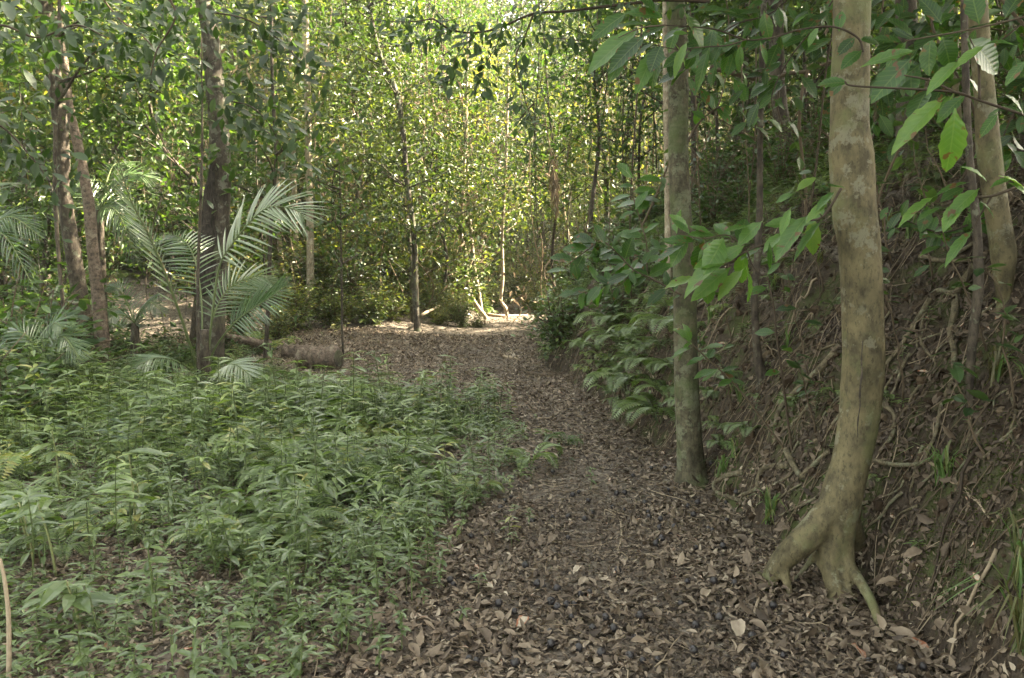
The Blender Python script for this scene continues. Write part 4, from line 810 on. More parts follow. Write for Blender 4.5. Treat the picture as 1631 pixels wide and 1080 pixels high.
for label_, twg, dd_, n_, tn_ in (('dark leafy branch at the top left corner in front of the thick trunk', [(-60, 60), (0, 40), (60, 60), (120, 40), (170, 60)], 7.0, 46, .12),
        ('dark leafy branch drooping left of the thin black stem', [(-60, 180), (0, 200), (50, 250), (80, 290)], 7.5, 40, .15),
        ('dark leafy branch between the bending trunk and the lichen-mottled trunk', [(150, -20), (190, 30), (230, 60), (270, 110)], 8.5, 46, .12),
        ('dark leafy branch over the young palm at the top', [(240, -30), (280, 20), (250, 80), (240, 120)], 8.0, 36, .18),
        ('leafy branch right of the lichen-mottled trunk top', [(340, 20), (390, 30), (440, 60), (480, 100)], 10.5, 60, .3),
        ('greyish leafy branch right of the lichen-mottled trunk middle', [(360, 160), (400, 170), (430, 200), (450, 240)], 10.5, 50, .35)):
    leafy_branch('dark_spray', label_, [(twg, dd_, .012)], auto_leaves(twg, dd_, n_, 12, 28, tn_, .4, 1.0, 70, 75) + auto_leaves(twg, dd_ + .4, n_ * 3, 10, 24, tn_, .3, 1.0, 150, 75), mat=M_CANOPY, tmpl=LEAF_MID)
# bare limb between trunks
leafy_branch('bare_limb', 'curved bare grey limb between the mossy and the splay-rooted trunks', [([(1131, 107), (1170, 117), (1210, 127), (1231, 127), (1255, 117), (1288, 113), (1330, 95)], 8.0, .03), ([(1231, 127), (1240, 145), (1238, 170), (1246, 200)], 8.0, .015)], auto_leaves([(1131, 107), (1170, 117), (1210, 127)], 8.0, 6, 15, 30, .3, .2))
leafy_branch('arching_limb', 'thin bare limb arching away from the mossy trunk', [([(1096, 225), (1110, 200), (1130, 180), (1150, 168)], 6.2, .012)], auto_leaves([(1110, 200), (1130, 180), (1150, 168)], 6.2, 8, 20, 34, .4, .2))
# two thin-stemmed saplings on the bank, between the trunks
def stemmed(name, label, pxs, r, leaves_n, lmin, lmax, tint):
    g = G(*pxs[0]); d = g[1]; pl = pxs
    return leafy_branch(name, label, [(pl, d, r)], auto_leaves(pl[2:], d, leaves_n, lmin, lmax, tint, .3), cat='sapling')
stemmed('thin_sapling', 'upright thin brown sapling stem left of the splay-rooted trunk foot', [(1262, 720), (1258, 693), (1245, 593), (1236, 527), (1231, 480), (1222, 440)], .008, 6, 20, 35, .4)
stemmed('thin_sapling', 'slanting thin brown sapling stem crossing the bank beside the mossy trunk', [(1252, 720), (1221, 677), (1171, 613), (1125, 570), (1095, 540)], .007, 12, 22, 38, .5)

# ------------------------------------------------------------------ shrubs, ferns, herbs
def herb_template(h, nn, ll, w=1.0, seed=0):
    tb = MB(); lb = MB(); lean = rng.normal(0, .12, 2)
    top = np.array([lean[0] * h, lean[1] * h, h]); p = spline([np.zeros(3) - np.array([0, 0, .03]), top * .5 + rng.normal(0, .015, 3), top], 5)
    tube(tb, p, np.linspace(.004, .0022, 5), 4, .4)
    for k_ in range(nn):
        f = .35 + .65 * (k_ + 1) / nn; c = p[min(4, int(f * 4))] * 1.0; c = top * f
        m = 2 if k_ < nn - 1 else 4; a0 = rng.uniform(0, 6.3)
        for j in range(m):
            a = a0 + j * 2 * math.pi / m + rng.normal(0, .2); d = np.array([[math.cos(a), math.sin(a), rng.uniform(.0, .55)]])
            L_ = ll * rng.uniform(.7, 1.2) * (1 if k_ < nn - 1 else .85)
            T = (LEAF_HERB[0] * np.array([1, w, 1]), *LEAF_HERB[1:])
            lb.batch(T, frames(d, np.array([[rng.normal(0, .25), rng.normal(0, .25), 1]])) * L_, c[None], np.array([.5 + rng.normal(0, .12)]))
    return tb, lb
HERBS = [herb_template(h_, n_, l_, w_) for h_, n_, l_, w_ in ((.28, 5, .085, 1), (.22, 4, .075, 1.1), (.36, 7, .095, .85), (.14, 3, .07, 1.2), (.26, 6, .08, 1.1), (.08, 2, .08, 1.0), (.44, 8, .10, .8), (.18, 5, .065, 1.2))]
# ferns
def fern_parts(nf, L_, up=.5):
    fs = []
    for j in range(nf):
        a = j * 2 * math.pi / nf + rng.normal(0, .25); l_ = L_ * rng.uniform(.75, 1.15); d = np.array([math.cos(a), math.sin(a), 0])
        ctrl = [np.zeros(3), d * l_ * .35 + np.array([0, 0, l_ * up * .75]), d * l_ * .75 + np.array([0, 0, l_ * up * .8]), d * l_ + np.array([0, 0, l_ * up * .35])]
        st = MB(); fb = MB(); p = spline(ctrl, 24); tube(fb, p, np.linspace(.004, .001, 24), 4, .3)
        tnv = np.gradient(p, axis=0); tnv /= np.linalg.norm(tnv, axis=1)[:, None]
        side = np.cross(tnv, np.array([0, 0, 1.0])); side /= np.linalg.norm(side, axis=1)[:, None] + 1e-9; nn = np.cross(side, tnv)
        idx = np.repeat(np.arange(4, 24), 1); g_ = (idx - 4) / 19
        for sd in (1, -1):
            dd = side[idx] * sd + tnv[idx] * .45; pl_ = l_ * .26 * np.sin(math.pi * (.2 + .78 * g_)) ** .8
            fb.batch(leaf4(.3, .05, .1), frames(dd, nn[idx]) * pl_[:, None, None], p[idx], .5 + rng.normal(0, .1, len(idx)))
        fs.append(fb)
    return fs
def lily_template(n, l_):
    tb = MB(); lb = MB(); tube(tb, np.array([[0, 0, -.02], [0, 0, .03], [0, 0, .08]]), .005, 4, .4)
    for j in range(n):
        a = j * 2.4 + rng.normal(0, .2); d = np.array([[math.cos(a), math.sin(a), rng.uniform(.3, .9)]]); T = (LEAF_HERB[0] * np.array([1, .62, 1.6]), *LEAF_HERB[1:])
        lb.batch(T, frames(d, np.array([[rng.normal(0, .2) , rng.normal(0, .2), 1]])) * l_ * rng.uniform(.7, 1.15), np.array([[0, 0, .06 + .012 * j]]), np.array([.6 + rng.normal(0, .1)]))
    return tb, lb
def fern_template(nf, l_):
    lb = MB(); tb = MB(); tube(tb, np.array([[0, 0, -.02], [0, 0, .01], [0, 0, .03]]), .006, 4, .3)
    for fb in fern_parts(nf, l_, .6):
        for V, L_, N_, t_ in zip(fb.v, fb.l, fb.n, fb.t): lb.l.append(L_ + lb.nv - 0); lb.v.append(V); lb.n.append(N_); lb.t.append(np.clip(t_ + .1, 0, 1)); lb.m.append(np.zeros(len(N_), np.int32))
        lb.nv += fb.nv
    return tb, lb
EXTRA = [lily_template(9, .2), lily_template(7, .15), fern_template(5, .32), fern_template(6, .24)]
HT = []
for tb, lb in HERBS:
    HT.append((tb.template(), lb.template()))
for tb, lb in EXTRA: HT.append((tb.template(), lb.template()))
ux, uy = scatter(33000, -11, .6, 2.4, 13.5)
edge = (fbm(ux * 1.7, uy * 1.7, 155) - .47) * 1.5
k = inside(UG, ux + edge, uy + edge * .6) | (inside(UG, ux - .45, uy + .2) & (rng.random(len(ux)) < .12))
ppy = 430 + 1.5 * FPX / uy  # rough picture row
dens = np.interp(uy, [2.4, 3.2, 4.2, 5.5, 7, 13], [.55, .55, .65, .85, 1.0, .7]) * np.interp(fbm(ux * .8, uy * .8, 55), [.34, .47, .6], [.25, .8, 1.25])
dens *= np.interp(ux / uy, [-.65, -.45, -.2], [1.5, 1.05, 1])
k &= rng.random(len(ux)) < dens * .7
ux, uy = ux[k], uy[k]; uz = H(ux, uy)
order = np.argsort(uy); ux, uy, uz = ux[order], uy[order], uz[order]
NIND = 200
gh = fbm(ux * .6, uy * .6, 91)
sc_ = np.clip(rng.lognormal(-.12, .33, len(ux)), .4, 1.7) * np.interp(ux / uy, [-.6, -.3, 0], [1.05, 1.0, .8])
sc_ *= np.interp(gh, [.3, .6], [.75, 1.2]); sc_ *= np.interp(uy, [2.4, 4, 8.5, 10.5], [.62, .78, .95, .6])
# nearest ones are objects of their own
protos = []
for (tb, lb), lab in zip(HERBS, ['herb'] * 8):
    r = empty('undergrowth_herb', (0, 0, 0), 'low herb with long narrow drooping leaves growing beside the path', 'plant', 'low herbs of the nearest undergrowth')
    part('stem', tb, M_STEM, r); part('leaf', lb, M_HERB, r); protos.append(r)
used = [False] * 8
for j in range(min(NIND, len(ux))):
    v = rng.integers(0, 8) if uy[j] > 3.4 else rng.choice([0, 1, 3, 4, 5, 7])
    rz = rng.uniform(0, 6.3)
    if not used[v]:
        used[v] = True; o = protos[v]; o.location = (ux[j], uy[j], uz[j]); o.rotation_euler = (0, 0, rz); s_ = float(sc_[j]); o.scale = (s_, s_, s_)
    else: copy_tree(protos[v], (ux[j], uy[j], uz[j]), rz, float(sc_[j]))
for v in range(8):
    if not used[v]: copy = protos[v]; copy.location = (-.5 - .2 * v, 3.4, h1(-.5 - .2 * v, 3.4))
umb = MB(); usb = MB()
rest = np.arange(min(NIND, len(ux)), len(ux)); pm = fbm(ux[rest] * .5, uy[rest] * .5, 133); vv = np.where(rng.random(len(rest)) < np.interp(pm, [.35, .55], [.05, .4]), rng.integers(8, 12, len(rest)), rng.integers(0, 8, len(rest))); rz = rng.uniform(0, 6.3, len(rest))
cz, sz_ = np.cos(rz), np.sin(rz)
MM = np.zeros((len(rest), 3, 3)); MM[:, 0, 0] = cz; MM[:, 0, 1] = -sz_; MM[:, 1, 0] = sz_; MM[:, 1, 1] = cz; MM[:, 2, 2] = 1
MM *= sc_[rest][:, None, None]
PO = np.stack([ux[rest], uy[rest], uz[rest]], -1); tn = .5 + rng.normal(0, .19, len(rest)) + .3 * (gh[rest] - .47)
for v in range(12):
    q = vv == v; umb.batch(HT[v][1], MM[q], PO[q], tn[q]); umb.batch(HT[v][0], MM[q], PO[q], np.full(q.sum(), .35), mi=1)
# creeping small-leaved cover between the herbs
cxx, cyy = scatter(95000, -9, .7, 2.2, 8); kq = inside(UG, cxx, cyy) & (fbm(cxx * 1.5, cyy * 1.5, 66) > .34); cxx, cyy = cxx[kq], cyy[kq]; kk = len(cxx)
dd = rdir(kk, -.15, .4); umb.batch(LEAF_HERB, frames(dd, upn(kk, .35)) * rng.uniform(.02, .062, kk)[:, None, None], np.stack([cxx, cyy, H(cxx, cyy) + rng.uniform(.02, .11, kk)], -1), np.clip(rng.normal(.55, .16, kk), 0, 1))
# small herbs and seedlings on the bank
bx_, by_ = scatter(11000, .2, 5.5, 3.0, 15); sb = bank_s(bx_, by_)
kq = (sb > .03) & (sb < 3.2) & (rng.random(len(bx_)) < np.interp(by_, [3, 4.5, 6, 7.5, 15], [.10, .16, .35, .9, 1]) * np.interp(fbm(bx_ * 1.2, by_ * 1.2, 67), [.35, .55], [.25, 1.1]))
bx_, by_ = bx_[kq], by_[kq]; kk = len(bx_); rz = rng.uniform(0, 6.3, kk); cz, sz_ = np.cos(rz), np.sin(rz); vv = rng.integers(0, 12, kk)
MM = np.zeros((kk, 3, 3)); MM[:, 0, 0] = cz; MM[:, 0, 1] = -sz_; MM[:, 1, 0] = sz_; MM[:, 1, 1] = cz; MM[:, 2, 2] = 1; MM *= (rng.uniform(.4, .85, kk) * np.interp(by_, [3, 6, 9], [.45, .7, 1.0]))[:, None, None]
PO = np.stack([bx_, by_, H(bx_, by_)], -1); tn = rng.normal(.5, .15, kk)
for v in range(12):
    q = vv == v; umb.batch(HT[v][1], MM[q], PO[q], tn[q]); umb.batch(HT[v][0], MM[q], PO[q], np.full(q.sum(), .35), mi=1)
# seedlings and ferny cover on the forest floor beyond the clearing
fx_, fy_ = scatter(9000, -26, 24, 12.5, 38)
kq = ~path_open(fx_, fy_) & ~((np.abs(fx_ - np.interp(fy_, [12, 22, 30, 40], [-1, .3, .6, 1.5])) < np.interp(fy_, [12, 18, 21, 40], [2.4, 1.6, .8, .9]))) & ((fx_ < foot(fy_) - 2.4) | (fx_ > foot(fy_))) & (fbm(fx_ * .8, fy_ * .8, 68) > .4)
kq &= ~((fx_ < -5.5) & (fx_ > -11.5) & (fy_ > 14.5) & (fy_ < 21.5))
fx_, fy_ = fx_[kq], fy_[kq]; kk = len(fx_); rz = rng.uniform(0, 6.3, kk); cz, sz_ = np.cos(rz), np.sin(rz); vv = rng.integers(0, 12, kk)
MM = np.zeros((kk, 3, 3)); MM[:, 0, 0] = cz; MM[:, 0, 1] = -sz_; MM[:, 1, 0] = sz_; MM[:, 1, 1] = cz; MM[:, 2, 2] = 1; MM *= (rng.uniform(.8, 2.0, kk))[:, None, None]
PO = np.stack([fx_, fy_, H(fx_, fy_)], -1); tn = rng.normal(.6, .18, kk)
for v in range(12):
    q = vv == v; umb.batch(HT[v][1], MM[q], PO[q], tn[q])
un = link('undergrowth', umb.mesh('undergrowth', [M_HERB, M_STEM])); tag(un, kind='stuff')
print('herbs', len(ux))

# tall wispy stems at the left front
for (bx, by), (tx, ty), lb in (((55, 905), (30, 800), 'tall pale herb stem at the near left, leaning left'), ((48, 890), (20, 790), 'shorter pale herb stem at the far left front'), ((90, 920), (60, 800), 'tall pale herb stem beside the leaning one'), ((215, 870), (205, 720), 'tall green herb stem rising from the left undergrowth'), ((95, 800), (82, 680), 'straight green herb stem with whorled leaves at left'), ((222, 840), (218, 770), 'short pale herb stem in the left undergrowth gap'), ((130, 1020), (105, 925), 'dark herb stem with broad leaves near the lower left')):
    g = G(bx, by); t = P(tx, ty, g[1]); r = empty('tall_herb', g, lb, 'plant'); tb = MB(); p = spline([g, (g + t) / 2 + np.array([.01, 0, 0]), t], 10); tube(tb, p, np.linspace(.007, .004, 10), 5, .75); part('stem', tb, M_STEM, r, True)
    lbm = MB(); n = 9; a = rng.uniform(0, 6.3, n); d = np.stack([np.cos(a), np.sin(a), rng.uniform(-.1, .5, n)], -1)
    lbm.batch(LEAF_HERB, frames(d, upn(n, .3)) * rng.uniform(.14, .22, n)[:, None, None], p[rng.integers(6, 10, n)], rng.uniform(.35, .7, n)); part('leaf', lbm, M_HERB, r)
g = G(14, 1100); t = P(0, 890, g[1]); r = empty('pale_stick', g, 'pale dry upright stick at the lower left corner', 'stick'); tb = MB(); tube(tb, spline([g, P(14, 990, g[1]), P(8, 930, g[1]), t], 14), np.linspace(.009, .005, 14), 6, .95, .1); part('wood', tb, M_TWIG, r, True)

def fern_proto(nf, L_, label, loc, group):
    r = empty('fern', (0, 0, 0), label, 'fern', group)
    for fb in fern_parts(nf, L_): part('frond', fb, M_HERB, r)
    return r
FG = 'ferns on the foot of the bank'; FLb = 'green fern arching out of the leaf litter at the foot of the bank'
fp = [fern_proto(7, .55, FLb, 0, FG), fern_proto(6, .42, FLb, 0, FG), fern_proto(8, .65, FLb, 0, FG)]
spots = [(985, 610), (1010, 585), (1040, 600), (1030, 570), (965, 590), (1000, 630), (1060, 640), (1050, 560), (990, 560), (1020, 545), (1150, 690), (1135, 640), (1165, 610), (950, 560), (1075, 600), (1010, 520), (1150, 720), (1190, 700), (1130, 580), (1045, 520), (975, 530), (1065, 500), (1025, 665), (1050, 680), (1090, 655), (925, 560), (1085, 545)]
for j, (a, b) in enumerate(spots):
    g = G(a, b); g[2] += .02; s_ = rng.uniform(.45, .8) * (1.0 if a < 1090 else .5); v = j % 3
    if j < 3: o = fp[v]; o.location = g; o.rotation_euler = (0, 0, rng.uniform(0, 6)); o.scale = (s_,) * 3
    else: copy_tree(fp[v], g, rng.uniform(0, 6), s_)
# grass tufts
def grass_mb(n, L_, dry=.2):
    mb = MB()
    for _ in range(n):
        a = rng.uniform(0, 6.3); l_ = L_ * rng.uniform(.5, 1.2); lean = rng.uniform(.25, 1.0); d = np.array([math.cos(a), math.sin(a), 0])
        p = spline([np.append(rng.normal(0, .02, 2), 0), d * l_ * .3 * lean + np.array([0, 0, l_ * .55]), d * l_ * .75 * lean + np.array([0, 0, l_ * (.75 - .45 * lean)])], 6)
        w = np.cross(d, [0, 0, 1.0]); ws = np.array([.6, 1, 1, .8, .5, .05]) * rng.uniform(.003, .006)
        V = np.concatenate([p + w[None] * ws[:, None], p - w[None] * ws[:, None]]); i_ = np.arange(5)
        mb.add(V, np.stack([i_, i_ + 1, i_ + 7, i_ + 6], -1).ravel(), np.full(5, 4), float(rng.uniform(0, .15) if rng.random() < dry else rng.uniform(.35, .9)))
    return mb
def tuft(label, px, py, n, L_, dry, group=None):
    g = G(px, py); r = empty('grass_tuft', g, label, 'grass tuft', group); me = grass_mb(n, L_, dry)
    part('blade', me, M_GRASS, r, local=False); return r
tuft('green grass tuft left of the splayed roots', 1225, 835, 34, .28, .1); tuft('grass tuft beside the small looped root', 1150, 760, 26, .25, .1); tuft('drooping grass tuft hanging from the bank below the horizontal root', 1500, 775, 30, .3, .25)
tuft('dry straw-coloured tuft on the bank right of the crooked sapling', 1585, 615, 36, .26, .9); tuft('long grass tuft at the lower right edge', 1625, 940, 34, .4, .4); tuft('dry grass tuft hanging in the lower right corner', 1630, 1040, 46, .45, .75); tuft('green sedge tuft on the bank top', 1450, 380, 24, .3, .2); tuft('grass tuft near the bright soil patch', 1180, 640, 22, .22, .2); tuft('thin grass tuft under the mossy trunk', 1170, 730, 26, .2, .1); tuft('green tuft at the foot of the fern clump', 1085, 690, 26, .22, .1)

TG = 'grass tufts scattered over the bank'
for k_ in range(34):
    b_ = rng.uniform(2.9, 9.5); a_ = foot(b_) + rng.uniform(.1, 2.2)
    if not in_frame(np.array([a_]), np.array([b_]), 1.0)[0]: continue
    r = empty('grass_tuft', (a_, b_, h1(a_, b_)), 'small wispy grass tuft growing from the earth of the bank', 'grass tuft', TG); part('blade', grass_mb(int(rng.uniform(8, 20)), rng.uniform(.12, .3), rng.uniform(.2, .9)), M_GRASS, r, local=False)
# shrubs
def shrub_proto(label, group, rad, hgt, nst, nl, lsz, tmpl=LEAF_MID, mat=M_SHRUB, tint=(.2, .8)):
    r = empty('shrub', (0, 0, 0), label, 'shrub', group); tb = MB(); lb = MB()
    for _ in range(nst):
        a = rng.uniform(0, 6.3); rr = rad * math.sqrt(rng.random()); t = np.array([rr * math.cos(a), rr * math.sin(a), hgt * rng.uniform(.35, 1) * (1 - .4 * (rr / rad) ** 2)])
        p = spline([np.zeros(3), t * np.array([.35, .35, .6]) + rng.normal(0, .05, 3), t], 7); tube(tb, p, np.linspace(.010, .003, 7) * (1 + hgt * .3), 5, .35)
        n = int(nl * rng.uniform(.6, 1.3)); f = rng.uniform(.25, 1.03, n); q = p[np.clip((f * 6).astype(int), 0, 6)] + rng.normal(0, 1, (n, 3)) * np.array([1, 1, .75]) * (.11 * rad + .06)
        lb.batch(tmpl, frames(rdir(n, -.5, .5), upn(n, .45)) * (lsz * rng.uniform(.6, 1.3, n))[:, None, None], q, np.clip(rng.uniform(*tint) + rng.normal(0, .12, n), 0, 1))
    part('stem', tb, M_TWIG, r, True); part('foliage', lb, mat, r); return r
def place(proto, first, loc, rz, s, label=None, group=None):
    if first: proto.location = loc; proto.rotation_euler = (0, 0, rz); proto.scale = (s,) * 3; return proto
    return copy_tree(proto, loc, rz, s, label, group)
# the dark bush on the path side
shA = shrub_proto('dark rounded bush standing out into the path at the foot of the bank', None, .62, .85, 70, 24, .08, tint=(.35, .95))
g = G(905, 578); shA.location = (.74, 11.9, h1(.74, 11.9) - .06); shA.scale = (1.1, 1.1, 1.1)
SG = 'leafy shrubs along the bank'; SL = 'leafy green shrub growing on the bank beyond the mossy trunk'
sp_ = [shrub_proto(SL, SG, .8, 1.2, 30, 26, .12), shrub_proto(SL, SG, .6, .9, 24, 26, .10)]
for j, (px_, d_, s_) in enumerate([(925, 14.2, .75), (960, 12.8, .9), (990, 11.5, .8), (1000, 14, 1.0), (1035, 13, .9), (940, 16, 1.1), (975, 17.5, 1.3), (905, 19.5, 1.2), (1030, 16.5, 1.4), (1075, 15, 1.2), (1010, 19, 1.5), (945, 22, 1.5), (1120, 15, 1), (985, 9.8, .7), (1160, 13, .9), (1040, 10.3, .7), (1000, 22, 1.7), (890, 23.5, 1.2), (1080, 20, 1.6), (1140, 18, 1.5), (1200, 16, 1.3), (1060, 9.4, .55)]):
    x_ = (px_ - 815) / FPX * d_; place(sp_[j % 2], j < 2, (x_, d_, h1(x_, d_) - .05), rng.uniform(0, 6), s_)
SG2 = 'shrubs along the far edge of the clearing'; SL2 = 'grey-green shrub at the far edge of the clearing'
sp2 = [shrub_proto(SL2, SG2, 1.0, 1.7, 44, 34, .12, LEAF4, M_FAR, (.25, .8)), shrub_proto(SL2, SG2, .9, 1.1, 36, 32, .11, LEAF_MID, M_FAR, (.25, .8)), shrub_proto(SL2, SG2, .9, 2.6, 46, 34, .12, LEAF4, M_FAR, (.2, .75))]
cand = [(590, 18.5, .8), (620, 19.5, 1.0), (560, 19, 1.0), (530, 18, .7), (640, 20.5, .9), (690, 21, .6), (720, 21.5, .7), (760, 20.5, .45), (735, 20, .45), (700, 20, .45), (505, 19, .9), (470, 17.5, .7), (440, 16.5, .6), (600, 22, 1.3), (560, 22.5, 1.3), (650, 23, 1.2), (700, 23.5, 1.0), (730, 25, 1.1), (520, 22, 1.2), (675, 26, 1.4), (620, 26, 1.5), (760, 27, .9), (575, 26, 1.5), (540, 20.5, 1.0), (850, 28, .9), (875, 27, 1.0), (480, 24, 1.2), (860, 31, 1.2), (790, 31, 1.1), (380, 17, .7), (410, 20, .8), (820, 36, 1.5), (770, 35, 1.6), (545, 21.5, 1.5), (575, 20.5, 1.2), (610, 21, 1.4), (640, 22, 1.5), (690, 22.5, 1.3), (725, 23.5, 1.5), (515, 21, 1.4), (470, 21, 1.3), (400, 22, 1.4), (355, 19.5, 1.2), (590, 24, 1.9), (655, 25, 1.9), (700, 26, 1.9), (760, 29, 1.7), (545, 25, 1.9), (440, 26, 2.0), (500, 27, 2.0), (370, 25, 1.9), (300, 24, 1.8), (740, 33, 2), (900, 30, 1.6), (870, 34, 1.8), (845, 40, 2.2), (800, 42, 2.2), (250, 26, 1.8), (180, 24, 1.7)]
for j, (px_, d_, s_) in enumerate(cand):
    x_ = (px_ - 815) / FPX * d_; place(sp2[j % 3], j < 3, (x_, d_, h1(x_, d_) - .05), rng.uniform(0, 6), s_)
SG3 = 'shrubs in the left undergrowth'; SL3 = 'dark leafy shrub among the far left palms'
sp3 = [shrub_proto(SL3, SG3, .9, 1.3, 30, 24, .15, LEAF_MID, M_SHRUB, (.1, .6)), shrub_proto(SL3, SG3, .8, .8, 26, 26, .13, LEAF_MID, M_SHRUB, (.3, .8))]
for j, (px_, d_, s_) in enumerate([(-20, 9, 1.0), (40, 11, 1.2), (100, 12.5, 1.0), (10, 13.5, 1.5), (70, 14.5, 1.4), (-40, 12, 1.4), (120, 9.5, .6), (180, 10.3, .5), (250, 11, .5), (60, 8, .6), (10, 7.2, .6), (290, 12.5, .6), (130, 16, 1.2), (20, 17, 1.6), (260, 14.5, .5), (220, 10.8, .5), (350, 13.2, .5), (400, 14, .5), (-60, 8, .8), (80, 18, 1.5), (150, 11.5, .6), (-10, 8.4, 1.1), (50, 9.4, 1.2), (110, 10.6, .9), (15, 10.2, 1.4), (75, 12.2, 1.5), (190, 12.5, .7), (240, 13.2, .6), (-30, 7.0, .9)]):
    x_ = (px_ - 815) / FPX * d_; place(sp3[j % 2], j < 2, (x_, d_, h1(x_, d_) - .05), rng.uniform(0, 6), s_)
# thicket on the bank top, right
SG4 = 'thicket shrubs on the bank top'; SL4 = 'tangled shrub in the thicket on the bank top'
sp4 = [shrub_proto(SL4, SG4, 1.0, 2.2, 30, 26, .12, LEAF_MID, M_CANOPY, (.1, .5)), shrub_proto(SL4, SG4, .9, 1.4, 26, 26, .11, LEAF_MID, M_CANOPY, (.2, .8))]
for j, (px_, d_, s_) in enumerate([(1130, 11, .7), (1180, 11.5, .9), (1230, 13, 1.1), (1290, 12, 1.0), (1340, 13, 1.2), (1400, 12, 1.1), (1450, 10, .9), (1520, 11, 1.2), (1590, 10, 1.2), (1640, 8.5, 1.0), (1150, 15, 1.3), (1260, 16, 1.5), (1380, 16, 1.6), (1500, 15, 1.6), (1620, 13, 1.5), (1560, 8.5, .6), (1400, 9, .5), (1690, 9, 1.2), (1200, 19, 1.8), (1320, 20, 2), (1450, 20, 2), (1580, 18, 2), (1130, 9.5, .5), (1175, 9, .55), (1240, 9.4, .6), (1300, 8.6, .5), (1350, 9, .6), (1430, 8, .5), (1500, 7.4, .45), (1540, 7.8, .55), (1610, 7, .5), (1650, 6.6, .6), (1660, 5.6, .45), (1280, 10.6, .8)]):
    x_ = (px_ - 815) / FPX * d_; place(sp4[j % 2], j < 2, (x_, d_, h1(x_, d_) - .05), rng.uniform(0, 6), s_)

SDG = 'thin seedlings rooted in the bank'
for px_, py_, hh in [(1130, 640, .9), (1165, 560, 1.1), (1290, 600, .8), (1310, 470, 1.0), (1420, 520, .9), (1450, 640, .7), (1480, 450, 1.1), (1580, 560, .8), (1560, 740, .5), (1610, 660, .7), (1250, 480, 1.0), (1140, 500, 1.2), (1420, 420, 1.2), (1520, 380, 1.2), (1170, 660, .6), (1300, 690, .5)]:
    g = G(px_, py_); r = empty('bank_seedling', g, 'thin-stemmed seedling with a few leaves rooted in the earth bank', 'seedling', SDG); n = 10; t = np.linspace(0, 1, n)
    q = np.stack([g[0] - .25 * hh * t + rng.normal(0, .012, n).cumsum(), g[1] + rng.normal(0, .012, n).cumsum(), g[2] + hh * t * (1 - .15 * t)], -1); tb = MB(); tube(tb, q, np.linspace(.006, .002, n), 5, .35); part('stem', tb, M_TWIG, r, True)
    m = int(rng.uniform(9, 22)); lb = MB(); lb.batch(LEAF_MID, frames(rdir(m, -.4, .4), upn(m, .4)) * rng.uniform(.05, .12, m)[:, None, None], q[rng.integers(4, n, m)] + rng.normal(0, .03, (m, 3)), np.clip(rng.normal(.4, .15, m), 0, 1)); part('foliage', lb, M_SHRUB, r)
VGR = 'thin vines hanging in the shade over the bank'
for px_, dd_ in [(1120, 7.5), (1160, 8.5), (1225, 6.5), (1275, 7.2), (1300, 5.6), (1395, 5.2), (1420, 6.2), (1465, 5.0), (1500, 6.0), (1530, 4.6), (1600, 5.2), (1620, 4.2), (1010, 9.5), (965, 11), (1045, 9)]:
    a = P(px_ + rng.normal(0, 15), -60, dd_); zb = max(h1(a[0], dd_), 0) + rng.uniform(.0, .5); n = 16; t = np.linspace(0, 1, n)
    q = np.stack([a[0] + .12 * np.sin(t * rng.uniform(2, 6) + rng.uniform(0, 6)) + rng.normal(0, .25) * t, a[1] + .1 * np.cos(t * 5), a[2] + (zb - a[2]) * t], -1)
    r = empty('hanging_vine', q[0], 'thin brown vine hanging down in the shade over the bank', 'vine', VGR); tb = MB(); tube(tb, q, rng.uniform(.004, .011), 5, rng.uniform(.1, .5), .15); part('stem', tb, M_TWIG, r, True)
    m = int(rng.uniform(10, 40)); lb = MB(); lb.batch(LEAF_MID, frames(rdir(m, -.9, .1), upn(m, .5)) * rng.uniform(.05, .13, m)[:, None, None], q[rng.integers(0, n - 3, m)] + rng.normal(0, .06, (m, 3)), np.clip(rng.normal(.35, .15, m), 0, 1)); part('foliage', lb, M_SHRUB, r)
# ------------------------------------------------------------------ fruits and large fallen leaves on the path
def fruit_mesh():
    me = MB(); nu, nv = 10, 8
    V = []
    for a in range(1, nv):
        th = math.pi * a / nv
        for b in range(nu):
            ph = 2 * math.pi * b / nu; r = 1 + .07 * math.sin(3 * ph + th * 2) + .05 * math.cos(2 * th); V.append((r * math.sin(th) * math.cos(ph), r * math.sin(th) * math.sin(ph), .92 * r * math.cos(th) - (.16 if a == 1 else 0)))
    V = [(0, 0, .7)] + V + [(0, 0, -.92)]
    L_ = []; N_ = []
    for b in range(nu): L_ += [0, 1 + b, 1 + (b + 1) % nu]; N_.append(3)
    for a in range(nv - 2):
        for b in range(nu):
            i0 = 1 + a * nu; L_ += [i0 + b, i0 + nu + b, i0 + nu + (b + 1) % nu, i0 + (b + 1) % nu]; N_.append(4)
    i0 = 1 + (nv - 2) * nu
    for b in range(nu): L_ += [len(V) - 1, i0 + (b + 1) % nu, i0 + b]; N_.append(3)
    V = np.array(V) * .0185; me.add(V, L_, N_, .35)
    tube(me, [(0, 0, .012), (.002, 0, .019), (.006, .001, .024)], [.0035, .0025, .002], 5, 1.0)
    return me.mesh('dark_fruit', M_FRUIT, True)
fm = fruit_mesh()
fz = [(760, 285), (780, 250), (810, 230), (910, 350), (620, 420), (880, 565), (520, 635), (535, 655), (630, 630), (935, 655), (965, 660), (1030, 680), (1140, 700), (1185, 690), (1000, 740), (825, 785), (1200, 865), (1300, 870), (1400, 910), (1000, 945), (995, 880), (1135, 965), (1240, 990), (1440, 1020), (1510, 1015), (1570, 410), (1520, 380), (1505, 445), (1465, 300), (1620, 745), (1350, 290), (315, 385), (1110, 750), (1075, 755), (440, 420), (610, 1010), (1425, 810), (1530, 435)]
